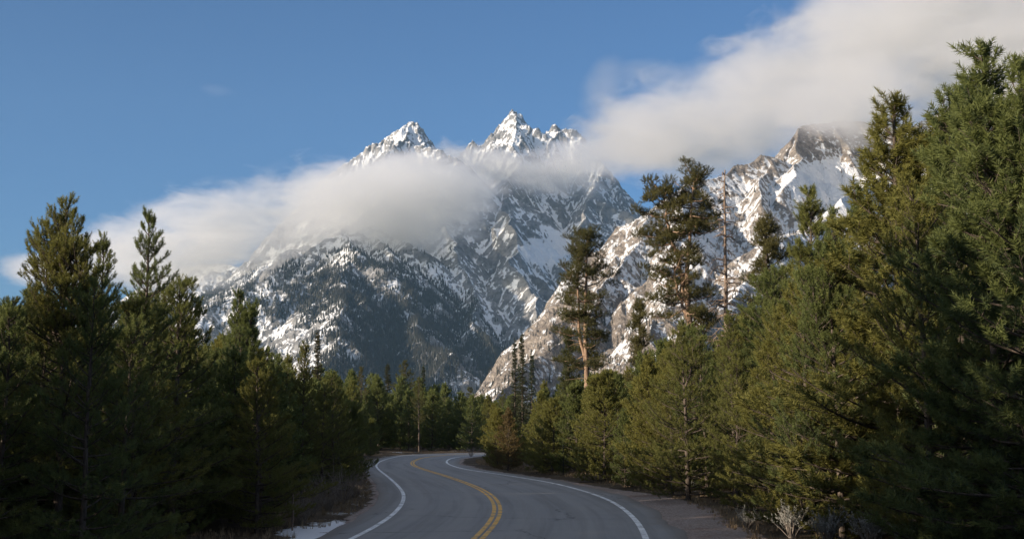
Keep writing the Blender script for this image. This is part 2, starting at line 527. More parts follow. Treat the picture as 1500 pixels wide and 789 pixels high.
def build_mountain(name, label, ridges, u0, u1, d0, d1, nu, nd, seed, mat_args, masks, foot, gully):
    rs = np.random.RandomState(seed)
    u = np.linspace(u0, u1, nu)
    f = np.linspace(0, 1, nd)
    D = d0 * (d1 / d0) ** f
    UX = (u - 750.0) / FPX / CT
    X = (UX[None, :] * D[:, None]).astype(np.float32)
    Y = np.repeat(D[:, None], nu, 1).astype(np.float32)
    # wandering sample positions keep ridges from being ruler-straight
    WX = X + 45 * fbm(X / 420, Y / 420, 3, seed + 1) + 12 * fbm(X / 90, Y / 90, 2, seed + 5)
    WY = Y + 45 * fbm(X / 420, Y / 420, 3, seed + 2) + 12 * fbm(X / 90, Y / 90, 2, seed + 6)
    H = np.full(X.shape, -200.0, np.float32)
    S = np.zeros(X.shape, np.float32); DD = np.full(X.shape, 999.0, np.float32)
    segs = []
    off = 0.0
    def add_ridge(pts, k, it, amp, lvl):
        nonlocal off
        p = subdivide(pts, rs, it, amp)
        ln = np.linalg.norm(np.diff(p[:, :2], axis=0), axis=1)
        for a, b, l in zip(p[:-1], p[1:], ln):
            segs.append((a, b, k, off)); off += l
        off += 1000.0
        if lvl <= 0: return
        # side spurs
        L = ln.sum(); cum = np.concatenate([[0], np.cumsum(ln)])
        sp = gully * (1.0 if lvl == 2 else 0.42)
        s = sp * rs.uniform(0.3, 0.8)
        sg = 1
        while s < L:
            q = np.array([np.interp(s, cum, p[:, i]) for i in range(3)])
            i = min(np.searchsorted(cum, s), len(p) - 1)
            t = p[i] - p[i - 1]; t = t[:2] / (np.linalg.norm(t[:2]) + 1e-6)
            down = t if p[-1, 2] < p[0, 2] else -t
            for sg in (-1, 1):
                n = np.array([t[1], -t[0]]) * sg
                d = n + down * rs.uniform(0.0, 0.5) + rs.randn(2) * 0.2
                d /= np.linalg.norm(d)
                hgt = max(q[2] - foot, 30.0)
                ll = hgt / k * rs.uniform(0.45, 0.8) * (1.0 if lvl == 2 else 0.3)
                k2 = k * rs.uniform(0.66, 0.84)
                e = np.array([q[0] + d[0] * ll, q[1] + d[1] * ll, q[2] - 4 - k2 * ll])
                add_ridge([q - np.array([0, 0, 4.0]), (q + e) / 2 + np.array([rs.randn() * ll * .08, rs.randn() * ll * .08, rs.randn() * ll * 0.03]), e], k * 1.12, 2, 0.10, lvl - 1)
            s += sp * rs.uniform(0.65, 1.35)
    for r in ridges:
        pts = [P(*q) for q in r['p']]
        add_ridge(pts, r.get('k', 1.0), r.get('it', 2), r.get('amp', 0.06), r.get('lvl', 2))
    lnD = math.log(d1 / d0)
    for a, b, k, o in segs:
        zt = max(a[2], b[2])
        rad = max(zt + 60, 20) / k
        ya, yb = min(a[1], b[1]) - rad, max(a[1], b[1]) + rad
        i0 = int(max(0, math.floor(math.log(max(ya, d0) / d0) / lnD * (nd - 1)))); i1 = int(min(nd, math.ceil(math.log(max(min(yb, d1), d0) / d0) / lnD * (nd - 1)) + 1))
        if i1 - i0 < 2: continue
        Dn, Df = D[i0], D[i1 - 1]
        xa, xb = min(a[0], b[0]) - rad, max(a[0], b[0]) + rad
        ua = min(xa / Dn, xa / Df); ub = max(xb / Dn, xb / Df)
        j0 = int(np.searchsorted(UX, ua)); j1 = int(np.searchsorted(UX, ub))
        if j1 - j0 < 2: continue
        sl = (slice(i0, i1), slice(j0, j1))
        wx = WX[sl]; wy = WY[sl]
        ab = b[:2] - a[:2]; l2 = float(ab @ ab) + 1e-6
        t = np.clip(((wx - a[0]) * ab[0] + (wy - a[1]) * ab[1]) / l2, 0, 1)
        dd = np.hypot(wx - a[0] - t * ab[0], wy - a[1] - t * ab[1])
        h = a[2] + t * (b[2] - a[2]) - k * dd * (1.15 - 0.3 * np.minimum(dd / 900.0, 1.0))
        m = h > H[sl]
        H[sl] = np.where(m, h, H[sl]); S[sl] = np.where(m, o + t * math.sqrt(l2), S[sl]); DD[sl] = np.where(m, dd, DD[sl])
    # gullies run down the fall line, then crags of every size
    g = fbm(S / 55.0, DD / 240.0, 3, seed + 30)
    H += g * np.minimum(DD, 110) * 0.20
    crag = fbm(X / 110, Y / 110, 6, seed + 40, 0.6, True)
    H += (crag - 0.35) * (4 + 26 * sstep(0, 120, DD)) * sstep(foot, foot + 150, H)
    H += fbm(X / 26, Y / 26, 3, seed + 60, 0.6) * (4 + 6 * sstep(0, 60, DD)) * sstep(foot, foot + 150, H)
    H += (fbm(X / 44, Y / 70, 4, seed + 80, 0.6, True) - 0.4) * 26 * sstep(900, 1250, H)
    # soft apron at the foot
    z = H.astype(np.float64)
    h_ = z - foot
    z = foot + 0.5 * (h_ + np.sqrt(h_ ** 2 + 40.0 ** 2)) - 22.0 * np.exp(-np.maximum(h_, 0) / 120.0)
    z = np.where(z < foot, foot, z)
    Xd, Yd = X.astype(np.float64), Y.astype(np.float64)
    dzu = np.gradient(z, axis=1); dxu = np.gradient(Xd, axis=1)
    dzd = np.gradient(z, axis=0); dxd = np.gradient(Xd, axis=0); dyd = np.gradient(Yd, axis=0)
    zx = dzu / dxu; zy = (dzd - zx * dxd) / dyd
    nz = 1 / np.sqrt(1 + zx ** 2 + zy ** 2)
    nx, ny = -zx * nz, -zy * nz
    conc = np.zeros_like(z)
    for w in (2, 5):
        zs = z
        sm = (np.roll(zs, w, 0) + np.roll(zs, -w, 0) + np.roll(zs, w, 1) + np.roll(zs, -w, 1)) / 4 - zs
        conc += sm / w
    vis = dict(X=Xd, Y=Yd, z=z, nz=nz, nx=nx, ny=ny, conc=conc, S=S, DD=DD, px=u[None, :] + 0 * z, seed=seed,
               py=YH - (z - CAM_H) / Yd * FPX)
    sn, fo = masks(vis)
    o = link(bpy.data.objects.new('mountain', mesh_from('mountain', np.stack([Xd.ravel(), Yd.ravel(), z.ravel()], 1), grid_faces(nd, nu), mat_mountain(name, *mat_args), {'snow': sn, 'forest': fo}, True)))
    tag(o, label, 'mountain', kind='structure')
    vis['fo'] = fo
    return vis

def masks_main(v):
    X, Y, z, nz, px, py = v['X'], v['Y'], v['z'], v['nz'], v['px'], v['py']
    n1 = fbm(X / 260, Y / 260, 4, 71); n2 = fbm(X / 70, z / 70 + Y / 90, 3, 72)
    st = fbm(v['S'] / 34.0, v['DD'] / 420.0, 4, 75)
    sn = 0.46 + 0.50 * st + 1.3 * (nz - 0.62) + 0.060 * np.clip(v['conc'], -5, 7) + 0.24 * n1 + 0.15 * n2
    sn += 0.22 * sstep(1000, 1350, z)
    sn += 0.9 * np.exp(-(((px - 805) / 36) ** 2 + ((py - 368) / 24) ** 2))
    # forest below the tree line, thick on the shoulder, thinning to the right
    line = 560 + 120 * n1 - 300 * sstep(600, 760, px)
    fo = sstep(line + 90, line - 120, z) * (0.50 + 1.0 * n2 + 1.0 * n1)
    fo *= sstep(6200, 5200, Y)
    left = sstep(520, 440, px)
    fo += sstep(500, 540, px) * sstep(700, 600, px) * 0.12 * sstep(700, 560, z)
    fo -= left * 0.40 * sstep(560, 300, z) * (1 + n1)
    fo += sstep(300, 120, z) * 0.30 * (1 - left)
    fo = np.where(z < 12, 0.8, fo)
    return sn, np.clip(fo, 0, 1)

def masks_right(v):
    X, Y, z, nz, px, py = v['X'], v['Y'], v['z'], v['nz'], v['px'], v['py']
    n1 = fbm(X / 150, Y / 150, 4, 81); n2 = fbm(X / 28, z / 28 + Y / 40, 3, 82)
    st = fbm(v['S'] / 22.0, v['DD'] / 240.0, 4, 85)
    n3 = fbm(X / 9, z / 9 + Y / 12, 2, 83)
    sn = 0.61 + 0.40 * st + 1.1 * (nz - 0.66) + 0.06 * np.clip(v['conc'], -5, 7) + 0.12 * n1 + 0.30 * n2 + 0.35 * n3
    sn -= 0.34 * sstep(520, 610, z) * sstep(1340, 1280, px) * sstep(1020, 1050, px)
    bowl = np.exp(-(((px - 1225) / 55) ** 2 + ((py - 262) / 42) ** 2))
    sn += 0.8 * bowl
    sn -= 0.20 * sstep(330, 120, z)
    fo = np.clip(0.22 * sstep(0.1, 0.5, n1) + 0.10 + 0.22 * sstep(260, 80, z), 0, 1) * sstep(520, 300, z)
    fo = np.where(z < 8, 0.7, fo)
    return sn, np.clip(fo, 0, 1)

RID_MAIN = [
    dict(p=[(400,330,5700),(455,280,5750),(482,255,5800),(522,224,5850),(545,212,5880),(570,197,5900),(584,190,5900),(600,180,5950),(611,181,5950),(619,198,5950),(627,212,5950),(634,212,5950),(641,236,5950),(655,270,6000),(680,300,6200)], k=1.25, it=1, amp=0.05, lvl=2),
    dict(p=[(650,300,6700),(678,226,6900),(688,212,6900),(693,204,6900),(699,214,6900),(706,214,6900),(722,196,6950),(740,181,7000),(748,168,7000),(757,161,7000),(763,164,7000),(770,175,7000),(782,190,6950),(792,207,6900),(800,206,6850),(805,193,6800),(813,182,6780),(818,188,6780),(824,186,6780),(830,191,6770),(838,190,6760),(846,194,6750),(851,212,6750),(864,232,6700),(883,238,6600),(888,248,6550),(903,268,6500),(925,298,6450),(941,320,6400),(960,370,6300),(990,450,6200)], k=1.3, it=1, amp=0.05, lvl=2),
    # spurs that come forward out of the faces
    dict(p=[(757,163,7000),(750,215,6500),(742,262,6000),(735,305,5600),(757,360,5200),(778,430,4700),(800,510,4200)], k=1.15, it=2, lvl=2),
    dict(p=[(885,242,6560),(868,290,6100),(850,345,5700),(842,410,5200),(835,480,4700)], k=1.2, it=2, lvl=2),
    dict(p=[(611,184,5950),(618,250,5600),(640,310,5300),(668,370,4900),(700,440,4500),(735,525,3900)], k=1.1, it=2, lvl=2),
    dict(p=[(600,183,5950),(575,250,5500),(548,305,5100),(505,346,4700)], k=1.0, it=2, lvl=2),
    # the wooded shoulder and its skyline to the left
    dict(p=[(548,318,5100),(526,340,4800),(505,346,4700),(488,349,4680),(460,364,4620),(430,384,4560),(385,412,4450),(335,438,4350),(285,462,4250),(200,512,4100),(90,575,3900)], k=0.85, it=2, amp=0.04, lvl=2),
    dict(p=[(505,346,4700),(512,385,4350),(505,430,4000),(490,490,3650),(470,560,3300)], k=0.85, it=2, lvl=2),
    dict(p=[(548,318,5100),(575,372,4600),(600,430,4200),(612,490,3800),(622,560,3400)], k=0.9, it=2, lvl=2),
    # the pale shoulder far behind on the left
    dict(p=[(120,470,6300),(200,425,6300),(255,398,6300),(290,389,6300),(322,386,6250),(350,393,6200),(375,384,6100),(405,377,6000),(432,369,5900),(470,345,5850),(520,300,5850)], k=0.7, it=2, amp=0.03, lvl=2),
]
RID_RIGHT = [
    dict(p=[(660,612,1650),(695,594,1700),(740,560,1800),(790,520,1930),(840,481,2060),(888,440,2180),(905,400,2300),(928,352,2440),(960,311,2580),(985,284,2680),(1003,268,2740),(1040,263,2800),(1066,254,2860),(1090,236,2920),(1101,227,2940),(1118,231,2960),(1135,240,2990),(1150,208,3060),(1170,187,3120),(1205,181,3200),(1240,178,3300),(1275,180,3350),(1320,190,3350),(1370,168,3250),(1400,142,3200),(1440,146,3200),(1500,112,3200),(1580,120,3200)], k=1.1, it=2, amp=0.05, lvl=2),
    dict(p=[(1108,228,2950),(1108,262,2800),(1112,300,2640)], k=1.5, it=2, lvl=1),
    dict(p=[(1165,190,3110),(1158,240,2930),(1140,285,2720)], k=1.2, it=2, lvl=1),
    dict(p=[(1400,142,3200),(1350,200,2950),(1290,258,2700),(1235,300,2460),(1160,345,2250),(1080,420,1980),(985,500,1740),(900,560,1560)], k=0.95, it=2, lvl=2),
    dict(p=[(1003,268,2740),(1000,330,2450),(990,395,2150),(960,460,1900),(920,530,1650)], k=1.0, it=2, lvl=2),
]
vm = build_mountain('mountain_main', 'tall grey mountain with snowy pointed peaks and wooded lower flanks', RID_MAIN, 60, 1080, 2700, 7600, 760, 760, 11,
                    ((0.165, 0.166, 0.170), (0.295, 0.293, 0.290), 1.0), masks_main, 0.0, 330.0)
vr = build_mountain('mountain_right', 'sunlit snowy boulder slope rising behind the tall pines to a craggy crest', RID_RIGHT, 630, 1680, 1350, 3700, 760, 700, 23,
                    ((0.21, 0.18, 0.155), (0.38, 0.33, 0.28), 3.2), masks_right, 0.0, 210.0)
print('mountains', round(time.time() - T0, 1))

# woods on the mountains and across the valley: thousands of small conifers, one mesh each
def cone_wood(name, pos, hts, rad, rs, mat, label, tiers=1, sides=4):
    n = len(pos)
    V = []; F = []; base = 0
    tint = []
    for tr in range(tiers):
        a = rs.rand(n, 1) * 6.28 + np.arange(sides)[None, :] * 2 * math.pi / sides
        z0 = 0.04 + tr * (0.85 / tiers) * np.ones((n, 1))
        z1 = 1.0 if tr == tiers - 1 else (tr + 1.55) * (0.85 / tiers)
        rr = rad[:, None] * (1 - 0.62 * tr / tiers) * rs.uniform(0.6, 1.25, (n, sides))
        ring = np.stack([pos[:, 0:1] + rr * np.cos(a), pos[:, 1:2] + rr * np.sin(a), pos[:, 2:3] + hts[:, None] * (z0 + rs.uniform(-.05, .05, (n, sides)))], -1)
        tip = np.stack([pos[:, 0] + rad * rs.uniform(-.1, .1, n), pos[:, 1], pos[:, 2] + hts * z1], -1)[:, None, :]
        v = np.concatenate([ring, tip], 1)
        i = base + np.arange(n)[:, None] * (sides + 1)
        k = np.arange(sides)[None, :]
        F.append(np.stack([i + k, i + (k + 1) % sides, i + sides + 0 * k], -1).reshape(-1, 3))
        V.append(v.reshape(-1, 3)); base += n * (sides + 1)
        tint.append(np.repeat(rs.rand(n), sides + 1))
    o = link(bpy.data.objects.new(name, mesh_from(name, np.concatenate(V), np.concatenate(F), mat, {'tint': np.concatenate(tint)})))
    tag(o, label, 'forest', kind='stuff')

def scatter_on(v, n, rs, pw, extra=None):
    w = np.clip(v['fo'], 0, 1) ** pw * (v['nz'] > 0.35)
    # area of each grid cell grows with distance
    w = w * v['Y'] ** 2
    if extra is not None: w = w * extra
    w = w.ravel() / w.sum()
    i = np.searchsorted(np.cumsum(w), rs.rand(n))
    i = np.minimum(i, w.size - 1)
    jx = rs.uniform(-4, 4, n); jy = rs.uniform(-4, 4, n)
    return np.stack([v['X'].ravel()[i] + jx, v['Y'].ravel()[i] + jy, v['z'].ravel()[i] - 3.0], 1)
rs = np.random.RandomState(77)
front = (vm['ny'] < 0.35) * (vm['z'] > 5)
p_ = scatter_on(vm, 42000, rs, 1.3, front)
cone_wood('mountain_forest', p_, rs.uniform(11, 25, len(p_)), rs.uniform(2.0, 3.8, len(p_)), rs, M_FAR, 'dark conifer forest covering the flanks of the big mountain')
p_ = scatter_on(vr, 8000, rs, 1.0, (vr['z'] > 5) * 1.0)
cone_wood('slope_forest', p_, rs.uniform(5, 14, len(p_)), rs.uniform(1.0, 2.2, len(p_)), rs, M_FAR, 'scattered dark conifers on the snowy boulder slope', 2)

# ------------------------------------------------------------------ clouds
def make_cloud(name, label, ells, density, n_scale, amp, thr, seed, stretch=(1, 1, 1), aniso=0.42, step=0.5, soft=0.35, fine=0.0):
    """ells: (px, py, distance, half width px, half height px, half depth m, tilt degrees)"""
    k = NT(name)
    p = k.pos()
    dims = []
    acc = None
    for (px, py, D, rx, ry, rd, ang) in ells:
        c = P(px, py, D)
        s = (rx / FPX * D, rd, ry / FPX * D)
        mp = k.n('ShaderNodeMapping'); mp.vector_type = 'TEXTURE'
        k.l(p, mp.inputs['Vector'])
        mp.inputs['Location'].default_value = tuple(c)
        mp.inputs['Rotation'].default_value = (0, R(-ang), 0)
        mp.inputs['Scale'].default_value = s
        q = mp.outputs[0]
        d2 = k.vmath('DOT_PRODUCT', q, q)
        f = k.math('SUBTRACT', 1.0, d2, clamp=True)
        acc = f if acc is None else k.math('SMOOTH_MAX', acc, f, 0.25)
        dims.append((c, s, ang))
    np1 = k.mapping(p, tuple(n_scale * q for q in stretch))
    nz = k.noise(np1, 1.0, 5.0, 0.58, 0.5)
    v = k.math('ADD', acc, k.math('MULTIPLY', k.math('SUBTRACT', nz, 0.5), amp))
    if fine:
        nf = k.noise(np1, 5.0, 4.0, 0.62, 0.8)
        v = k.math('ADD', v, k.math('MULTIPLY', k.math('SUBTRACT', nf, 0.5), fine))
    # nothing at the hull itself
    edge = k.rng(acc, 0.02, 0.22)
    den = k.math('MULTIPLY', k.math('MULTIPLY', k.rng(v, thr, thr + soft), edge), density)
    vs_ = k.n('ShaderNodeVolumeScatter')
    vs_.inputs['Color'].default_value = (0.70, 0.70, 0.755, 1)
    vs_.inputs['Anisotropy'].default_value = aniso
    k.l(den, vs_.inputs['Density'])
    k.l(vs_.outputs[0], k.out.inputs['Volume'])
    k.m.cycles.volume_step_rate = step
    k.m.volume_intersection_method = 'FAST' if hasattr(k.m, 'volume_intersection_method') else 'FAST'
    # hull: union of the ellipsoids, remeshed to one closed skin
    V = []; F = []; b = 0
    nu_, nv_ = 24, 14
    for c, s, ang in dims:
        th = np.linspace(0, math.pi, nv_ + 1)[1:-1]
        ph = np.linspace(0, 2 * math.pi, nu_, endpoint=False)
        pt = np.stack([np.sin(th)[:, None] * np.cos(ph), np.sin(th)[:, None] * np.sin(ph), np.cos(th)[:, None] + 0 * ph], -1).reshape(-1, 3)
        pt = np.concatenate([[[0, 0, 1]], pt, [[0, 0, -1]]]) * np.array(s)
        ca, sa = math.cos(R(-ang)), math.sin(R(-ang))
        pt = np.stack([ca * pt[:, 0] + sa * pt[:, 2], pt[:, 1], -sa * pt[:, 0] + ca * pt[:, 2]], 1) + c
        V.append(pt)
        nr = nv_ - 1
        q = b + 1 + grid_faces(nr, nu_)[:, ::-1].reshape(-1, 4)
        i = b + 1 + np.arange(nr - 1)[:, None] * nu_
        kk = np.arange(nu_)[None, :]; k2 = (kk + 1) % nu_
        quads = np.stack([i + kk, i + nu_ + kk, i + nu_ + k2, i + k2], -1).reshape(-1, 4)
        top = np.stack([b + 0 * kk[0], b + 1 + kk[0], b + 1 + k2[0]], -1)
        last = b + 1 + (nr - 1) * nu_
        bot = np.stack([b + len(pt) - 1 + 0 * kk[0], last + k2[0], last + kk[0]], -1)
        F.append((quads, np.concatenate([top, bot]))); b += len(pt)
    me = mesh_from(name, np.concatenate(V), [np.concatenate([f[0] for f in F]), np.concatenate([f[1] for f in F])])
    tmp = bpy.data.objects.new('cloud', me)
    SC.collection.objects.link(tmp)
    md = tmp.modifiers.new('r', 'REMESH'); md.mode = 'VOXEL'; md.voxel_size = max(25.0, min(s[0] for _, s, _ in dims) / 14)
    dg = bpy.context.evaluated_depsgraph_get()
    me2 = bpy.data.meshes.new_from_object(tmp.evaluated_get(dg))
    tmp.modifiers.clear()
    tmp.data = me2
    me2.materials.clear(); me2.materials.append(k.m)
    me2.name = 'cloud'
    tag(tmp, label, 'cloud', kind='stuff')
    return tmp

make_cloud('cloud_bank', 'long low grey cloud bank lying across the big mountain below its peaks', [
    (80, 398, 4500, 100, 30, 380, 4),
    (215, 364, 4500, 160, 64, 420, 8),
    (320, 342, 4500, 190, 86, 450, 9),
    (450, 318, 4550, 200, 94, 450, 12),
    (575, 302, 4700, 180, 90, 470, 6),
    (660, 288, 4750, 125, 74, 420, -6),
    (600, 262, 5300, 150, 46, 420, 4),
    (480, 284, 4900, 130, 42, 380, 18),
    (745, 246, 5900, 190, 46, 350, -8),
    (850, 236, 5900, 110, 42, 350, 0),
], 0.0105, 0.0018, 1.7, 0.36, 3, (0.62, 0.8, 1.5), soft=0.55, fine=2.1)
make_cloud('cloud_right', 'huge pale cloud pouring over the craggy crest from the corner of the sky', [
    (1000, 192, 3700, 190, 96, 450, 10),
    (930, 212, 4200, 130, 62, 450, 4),
    (1110, 150, 3500, 210, 116, 450, 24),
    (1230, 158, 3060, 165, 88, 320, 6),
    (1260, 95, 3350, 260, 160, 500, 30),
    (1420, 70, 3300, 290, 190, 550, 22),
    (1570, 50, 3300, 260, 200, 550, 0),
    (1330, 10, 3400, 240, 130, 500, 25),
], 0.0100, 0.0021, 1.7, 0.34, 8, (0.7, 0.8, 1.3), soft=0.55, fine=2.1)
make_cloud('cloud_wisp', 'faint wisp of cloud rising beside the third peak', [
    (882, 140, 4300, 48, 80, 250, -20),
    (950, 105, 4300, 90, 22, 200, 4),
    (860, 200, 4400, 70, 50, 250, -10),
], 0.0036, 0.0060, 1.6, 0.42, 5, (0.8, 0.8, 1.0), soft=0.9)
make_cloud('cloud_wisp', 'tiny faint wisp of cloud alone in the blue sky at the left', [
    (316, 133, 4600, 46, 14, 120, -4),
], 0.0040, 0.008, 1.6, 0.42, 5, (0.5, 0.8, 1.0), soft=0.9)

HAZE = 2.3e-5
if HAZE > 0:
    hz = link(bpy.data.objects.new('haze', None)) if False else None
    kx, ky, kz = (-7000.0, 7000.0), (-600.0, 7700.0), (-8.0, 1900.0)
    hv = np.array([(x, y, z) for x in kx for y in ky for z in kz])
    hf = np.array([(0, 1, 3, 2), (4, 6, 7, 5), (0, 4, 5, 1), (2, 3, 7, 6), (0, 2, 6, 4), (1, 5, 7, 3)])
    k = NT('haze')
    pv = k.n('ShaderNodeVolumePrincipled')
    pv.inputs['Color'].default_value = (0.40, 0.70, 1.0, 1)
    pv.inputs['Density'].default_value = HAZE
    pv.inputs['Anisotropy'].default_value = 0.2
    k.l(pv.outputs[0], k.out.inputs['Volume'])
    k.m.cycles.homogeneous_volume = True
    hz = link(bpy.data.objects.new('haze', mesh_from('haze', hv, hf, k.m)))
    tag(hz, 'thin blue air between the road and the far mountains', 'haze', kind='stuff')
print('clouds', round(time.time() - T0, 1))
# ------------------------------------------------------------------ trees
def nrm(v):
    return v / (np.linalg.norm(v, axis=-1, keepdims=True) + 1e-9)

class Tubes:
    """tapered round limbs gathered into one mesh"""
    def __init__(self): self.V = []; self.Q = []; self.n = 0
    def add(self, pts, rad, sides=5):
        pts = np.asarray(pts, float); m = len(pts)
        rad = np.broadcast_to(np.asarray(rad, float), (m,))
        t = nrm(np.gradient(pts, axis=0))
        up = np.where(np.abs(t[:, 2:3]) > 0.9, np.array([[1.0, 0, 0]]), np.array([[0, 0, 1.0]]))
        a = nrm(np.cross(t, up)); b = np.cross(t, a)
        # keep the frame from flipping along the limb
        for i in range(1, m):
            pa = a[i - 1] - t[i] * (a[i - 1] @ t[i])
            a[i] = pa / (np.linalg.norm(pa) + 1e-9); b[i] = np.cross(t[i], a[i])
        ph = np.linspace(0, 2 * math.pi, sides, endpoint=False)
        ring = pts[:, None, :] + rad[:, None, None] * (a[:, None, :] * np.cos(ph)[None, :, None] + b[:, None, :] * np.sin(ph)[None, :, None])
        i = self.n + np.arange(m - 1)[:, None] * sides
        k = np.arange(sides)[None, :]; k2 = (k + 1) % sides
        self.Q.append(np.stack([i + k, i + k2, i + sides + k2, i + sides + k], -1).reshape(-1, 4))
        self.V.append(ring.reshape(-1, 3)); self.n += m * sides
    def mesh(self, name, mat):
        return mesh_from(name, np.concatenate(self.V), np.concatenate(self.Q), mat, None, True)

class Shoots:
    """bottle-brush shoots: each a run of thin needles round a twig"""
    def __init__(self): self.b = []; self.d = []; self.l = []; self.t = []; self.w = []
    def add(self, b, d, l, tint=0.5, w=1.0):
        self.b.append(b); self.d.append(d); self.l.append(l); self.t.append(tint); self.w.append(w)
    def mesh(self, name, mat, rs, per, nl, nw, spread=(1.2, 0.5)):
        B = np.array(self.b); D = nrm(np.array(self.d)); L = np.array(self.l); T = np.array(self.t); W = np.array(self.w)
        n = len(B)
        up = np.where(np.abs(D[:, 2:3]) > 0.9, np.array([[1.0, 0, 0]]), np.array([[0, 0, 1.0]]))
        A = nrm(np.cross(D, up)); C = np.cross(D, A)
        s = (np.arange(per)[None, :] + rs.rand(n, per)) / per
        ph = rs.rand(n, per) * 2 * math.pi
        an = spread[0] + (spread[1] - spread[0]) * s ** 2 + rs.uniform(-.2, .2, (n, per))
        side = A[:, None, :] * np.cos(ph)[..., None] + C[:, None, :] * np.sin(ph)[..., None]
        nd = D[:, None, :] * np.cos(an)[..., None] + side * np.sin(an)[..., None]
        base = B[:, None, :] + D[:, None, :] * (s * L[:, None])[..., None]
        ln = nl * rs.uniform(0.75, 1.2, (n, per)) * W[:, None]
        tip = base + nd * ln[..., None]
        acr = nrm(np.cross(nd, rs.randn(n, per, 3)))
        w = nw * 0.5 * W[:, None, None]
        v = np.stack([base - acr * w, base + acr * w, tip], 2)
        tint = np.clip(T[:, None] + rs.uniform(-.15, .15, (n, per)), 0, 1)
        tint = np.repeat(tint[..., None], 3, 2)
        nf = n * per
        return mesh_from(name, v.reshape(-1, 3), np.arange(nf * 3).reshape(-1, 3), mat, {'tint': tint})

def rotz(v, a):
    c, s = math.cos(a), math.sin(a)
    return np.array((v[0] * c - v[1] * s, v[0] * s + v[1] * c, v[2]))

def limb(tb, sh, rs, start, az, el, L, r0, dens, bare=0.25, curl=0.5, shoot=0.2, lod=1.0, sub=0.42, tint0=0.4, sides=4, upw=0.55):
    """a pine bough: a curved limb with side twigs that carry brushy shoots"""
    npt = 6
    s = np.linspace(0, 1, npt)
    e = el + curl * s ** 1.5
    a = az + rs.uniform(-.25, .25) * s
    d = np.stack([np.cos(e) * np.cos(a), np.cos(e) * np.sin(a), np.sin(e)], 1)
    pts = start + np.concatenate([[[0, 0, 0]], np.cumsum((d[1:] + d[:-1]) * 0.5, 0)]) * (L / (npt - 1))
    tb.add(pts, np.linspace(r0, max(0.006, r0 * 0.25), npt), sides)
    at = lambda q: np.array([np.interp(q, s, pts[:, i]) for i in range(3)])
    step = 0.15 / dens
    q = bare + rs.rand() * step / L
    sg = rs.choice((-1, 1))
    while q < 1.0:
        b = at(q)
        i = min(int(q * (npt - 1)), npt - 1)
        dd = rotz(d[i], sg * rs.uniform(0.55, 1.1)); dd[2] += rs.uniform(-0.05, upw); dd /= np.linalg.norm(dd)
        l2 = (sub * L * (1 - q) + 0.16) * rs.uniform(0.6, 1.2)
        if lod > 0.6:
            tb.add([b, b + dd * l2], [0.008, 0.004], 3)
        z = rs.uniform(0.02, 0.10)
        while z < l2:
            ds = dd + rs.randn(3) * 0.38; ds[2] += rs.uniform(0.1, upw + 0.15)
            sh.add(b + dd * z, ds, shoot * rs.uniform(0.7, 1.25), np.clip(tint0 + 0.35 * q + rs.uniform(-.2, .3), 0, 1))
            z += 0.115 / dens / lod * rs.uniform(0.8, 1.3)
        ds = dd.copy(); ds[2] += 0.35
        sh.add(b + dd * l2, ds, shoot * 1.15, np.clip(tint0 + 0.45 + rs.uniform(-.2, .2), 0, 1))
        sg = -sg
        q += step / L * rs.uniform(0.75, 1.3)
    for _ in range(3):
        ds = d[-1] + rs.randn(3) * 0.25; ds[2] += 0.35
        sh.add(pts[-1], ds, shoot * 1.2, np.clip(tint0 + 0.5, 0, 1))

def trunk_path(H, rs, bend=0.02, n=12):
    z = np.linspace(-0.25, H, n)
    x = np.cumsum(rs.randn(n)) * bend; y = np.cumsum(rs.randn(n)) * bend
    return np.stack([x - x[0], y - y[0], z], 1)

def dead_twigs(tb, rs, path, z0, z1, n, L):
    for _ in range(n):
        z = rs.uniform(z0, z1); a = rs.uniform(0, 6.28)
        b = np.array([np.interp(z, path[:, 2], path[:, i]) for i in range(3)])
        l = L * rs.uniform(0.4, 1.1)
        k = rs.randn(3) * 0.12
        p1 = b + l * 0.5 * np.array((math.cos(a), math.sin(a), rs.uniform(-.15, .25)))
        p2 = p1 + l * 0.5 * (np.array((math.cos(a + .3), math.sin(a + .3), rs.uniform(-.4, .3))) + k)
        tb.add([b, p1, p2], [0.013, 0.010, 0.004], 3)
        if rs.rand() < 0.6:
            tb.add([p1, p1 + l * 0.35 * np.array((math.cos(a - .8), math.sin(a - .8), rs.uniform(-.2, .4)))], [0.008, 0.003], 3)

class Kind:
    def __init__(self, trunk, crown, H):
        self.trunk, self.crown, self.H = trunk, crown, H
        for me in (trunk, crown):                    # the real top, shoots included
            if me is not None:
                v = np.empty(len(me.vertices) * 3, np.float32); me.vertices.foreach_get('co', v)
                self.H = max(self.H, float(v[2::3].max()))

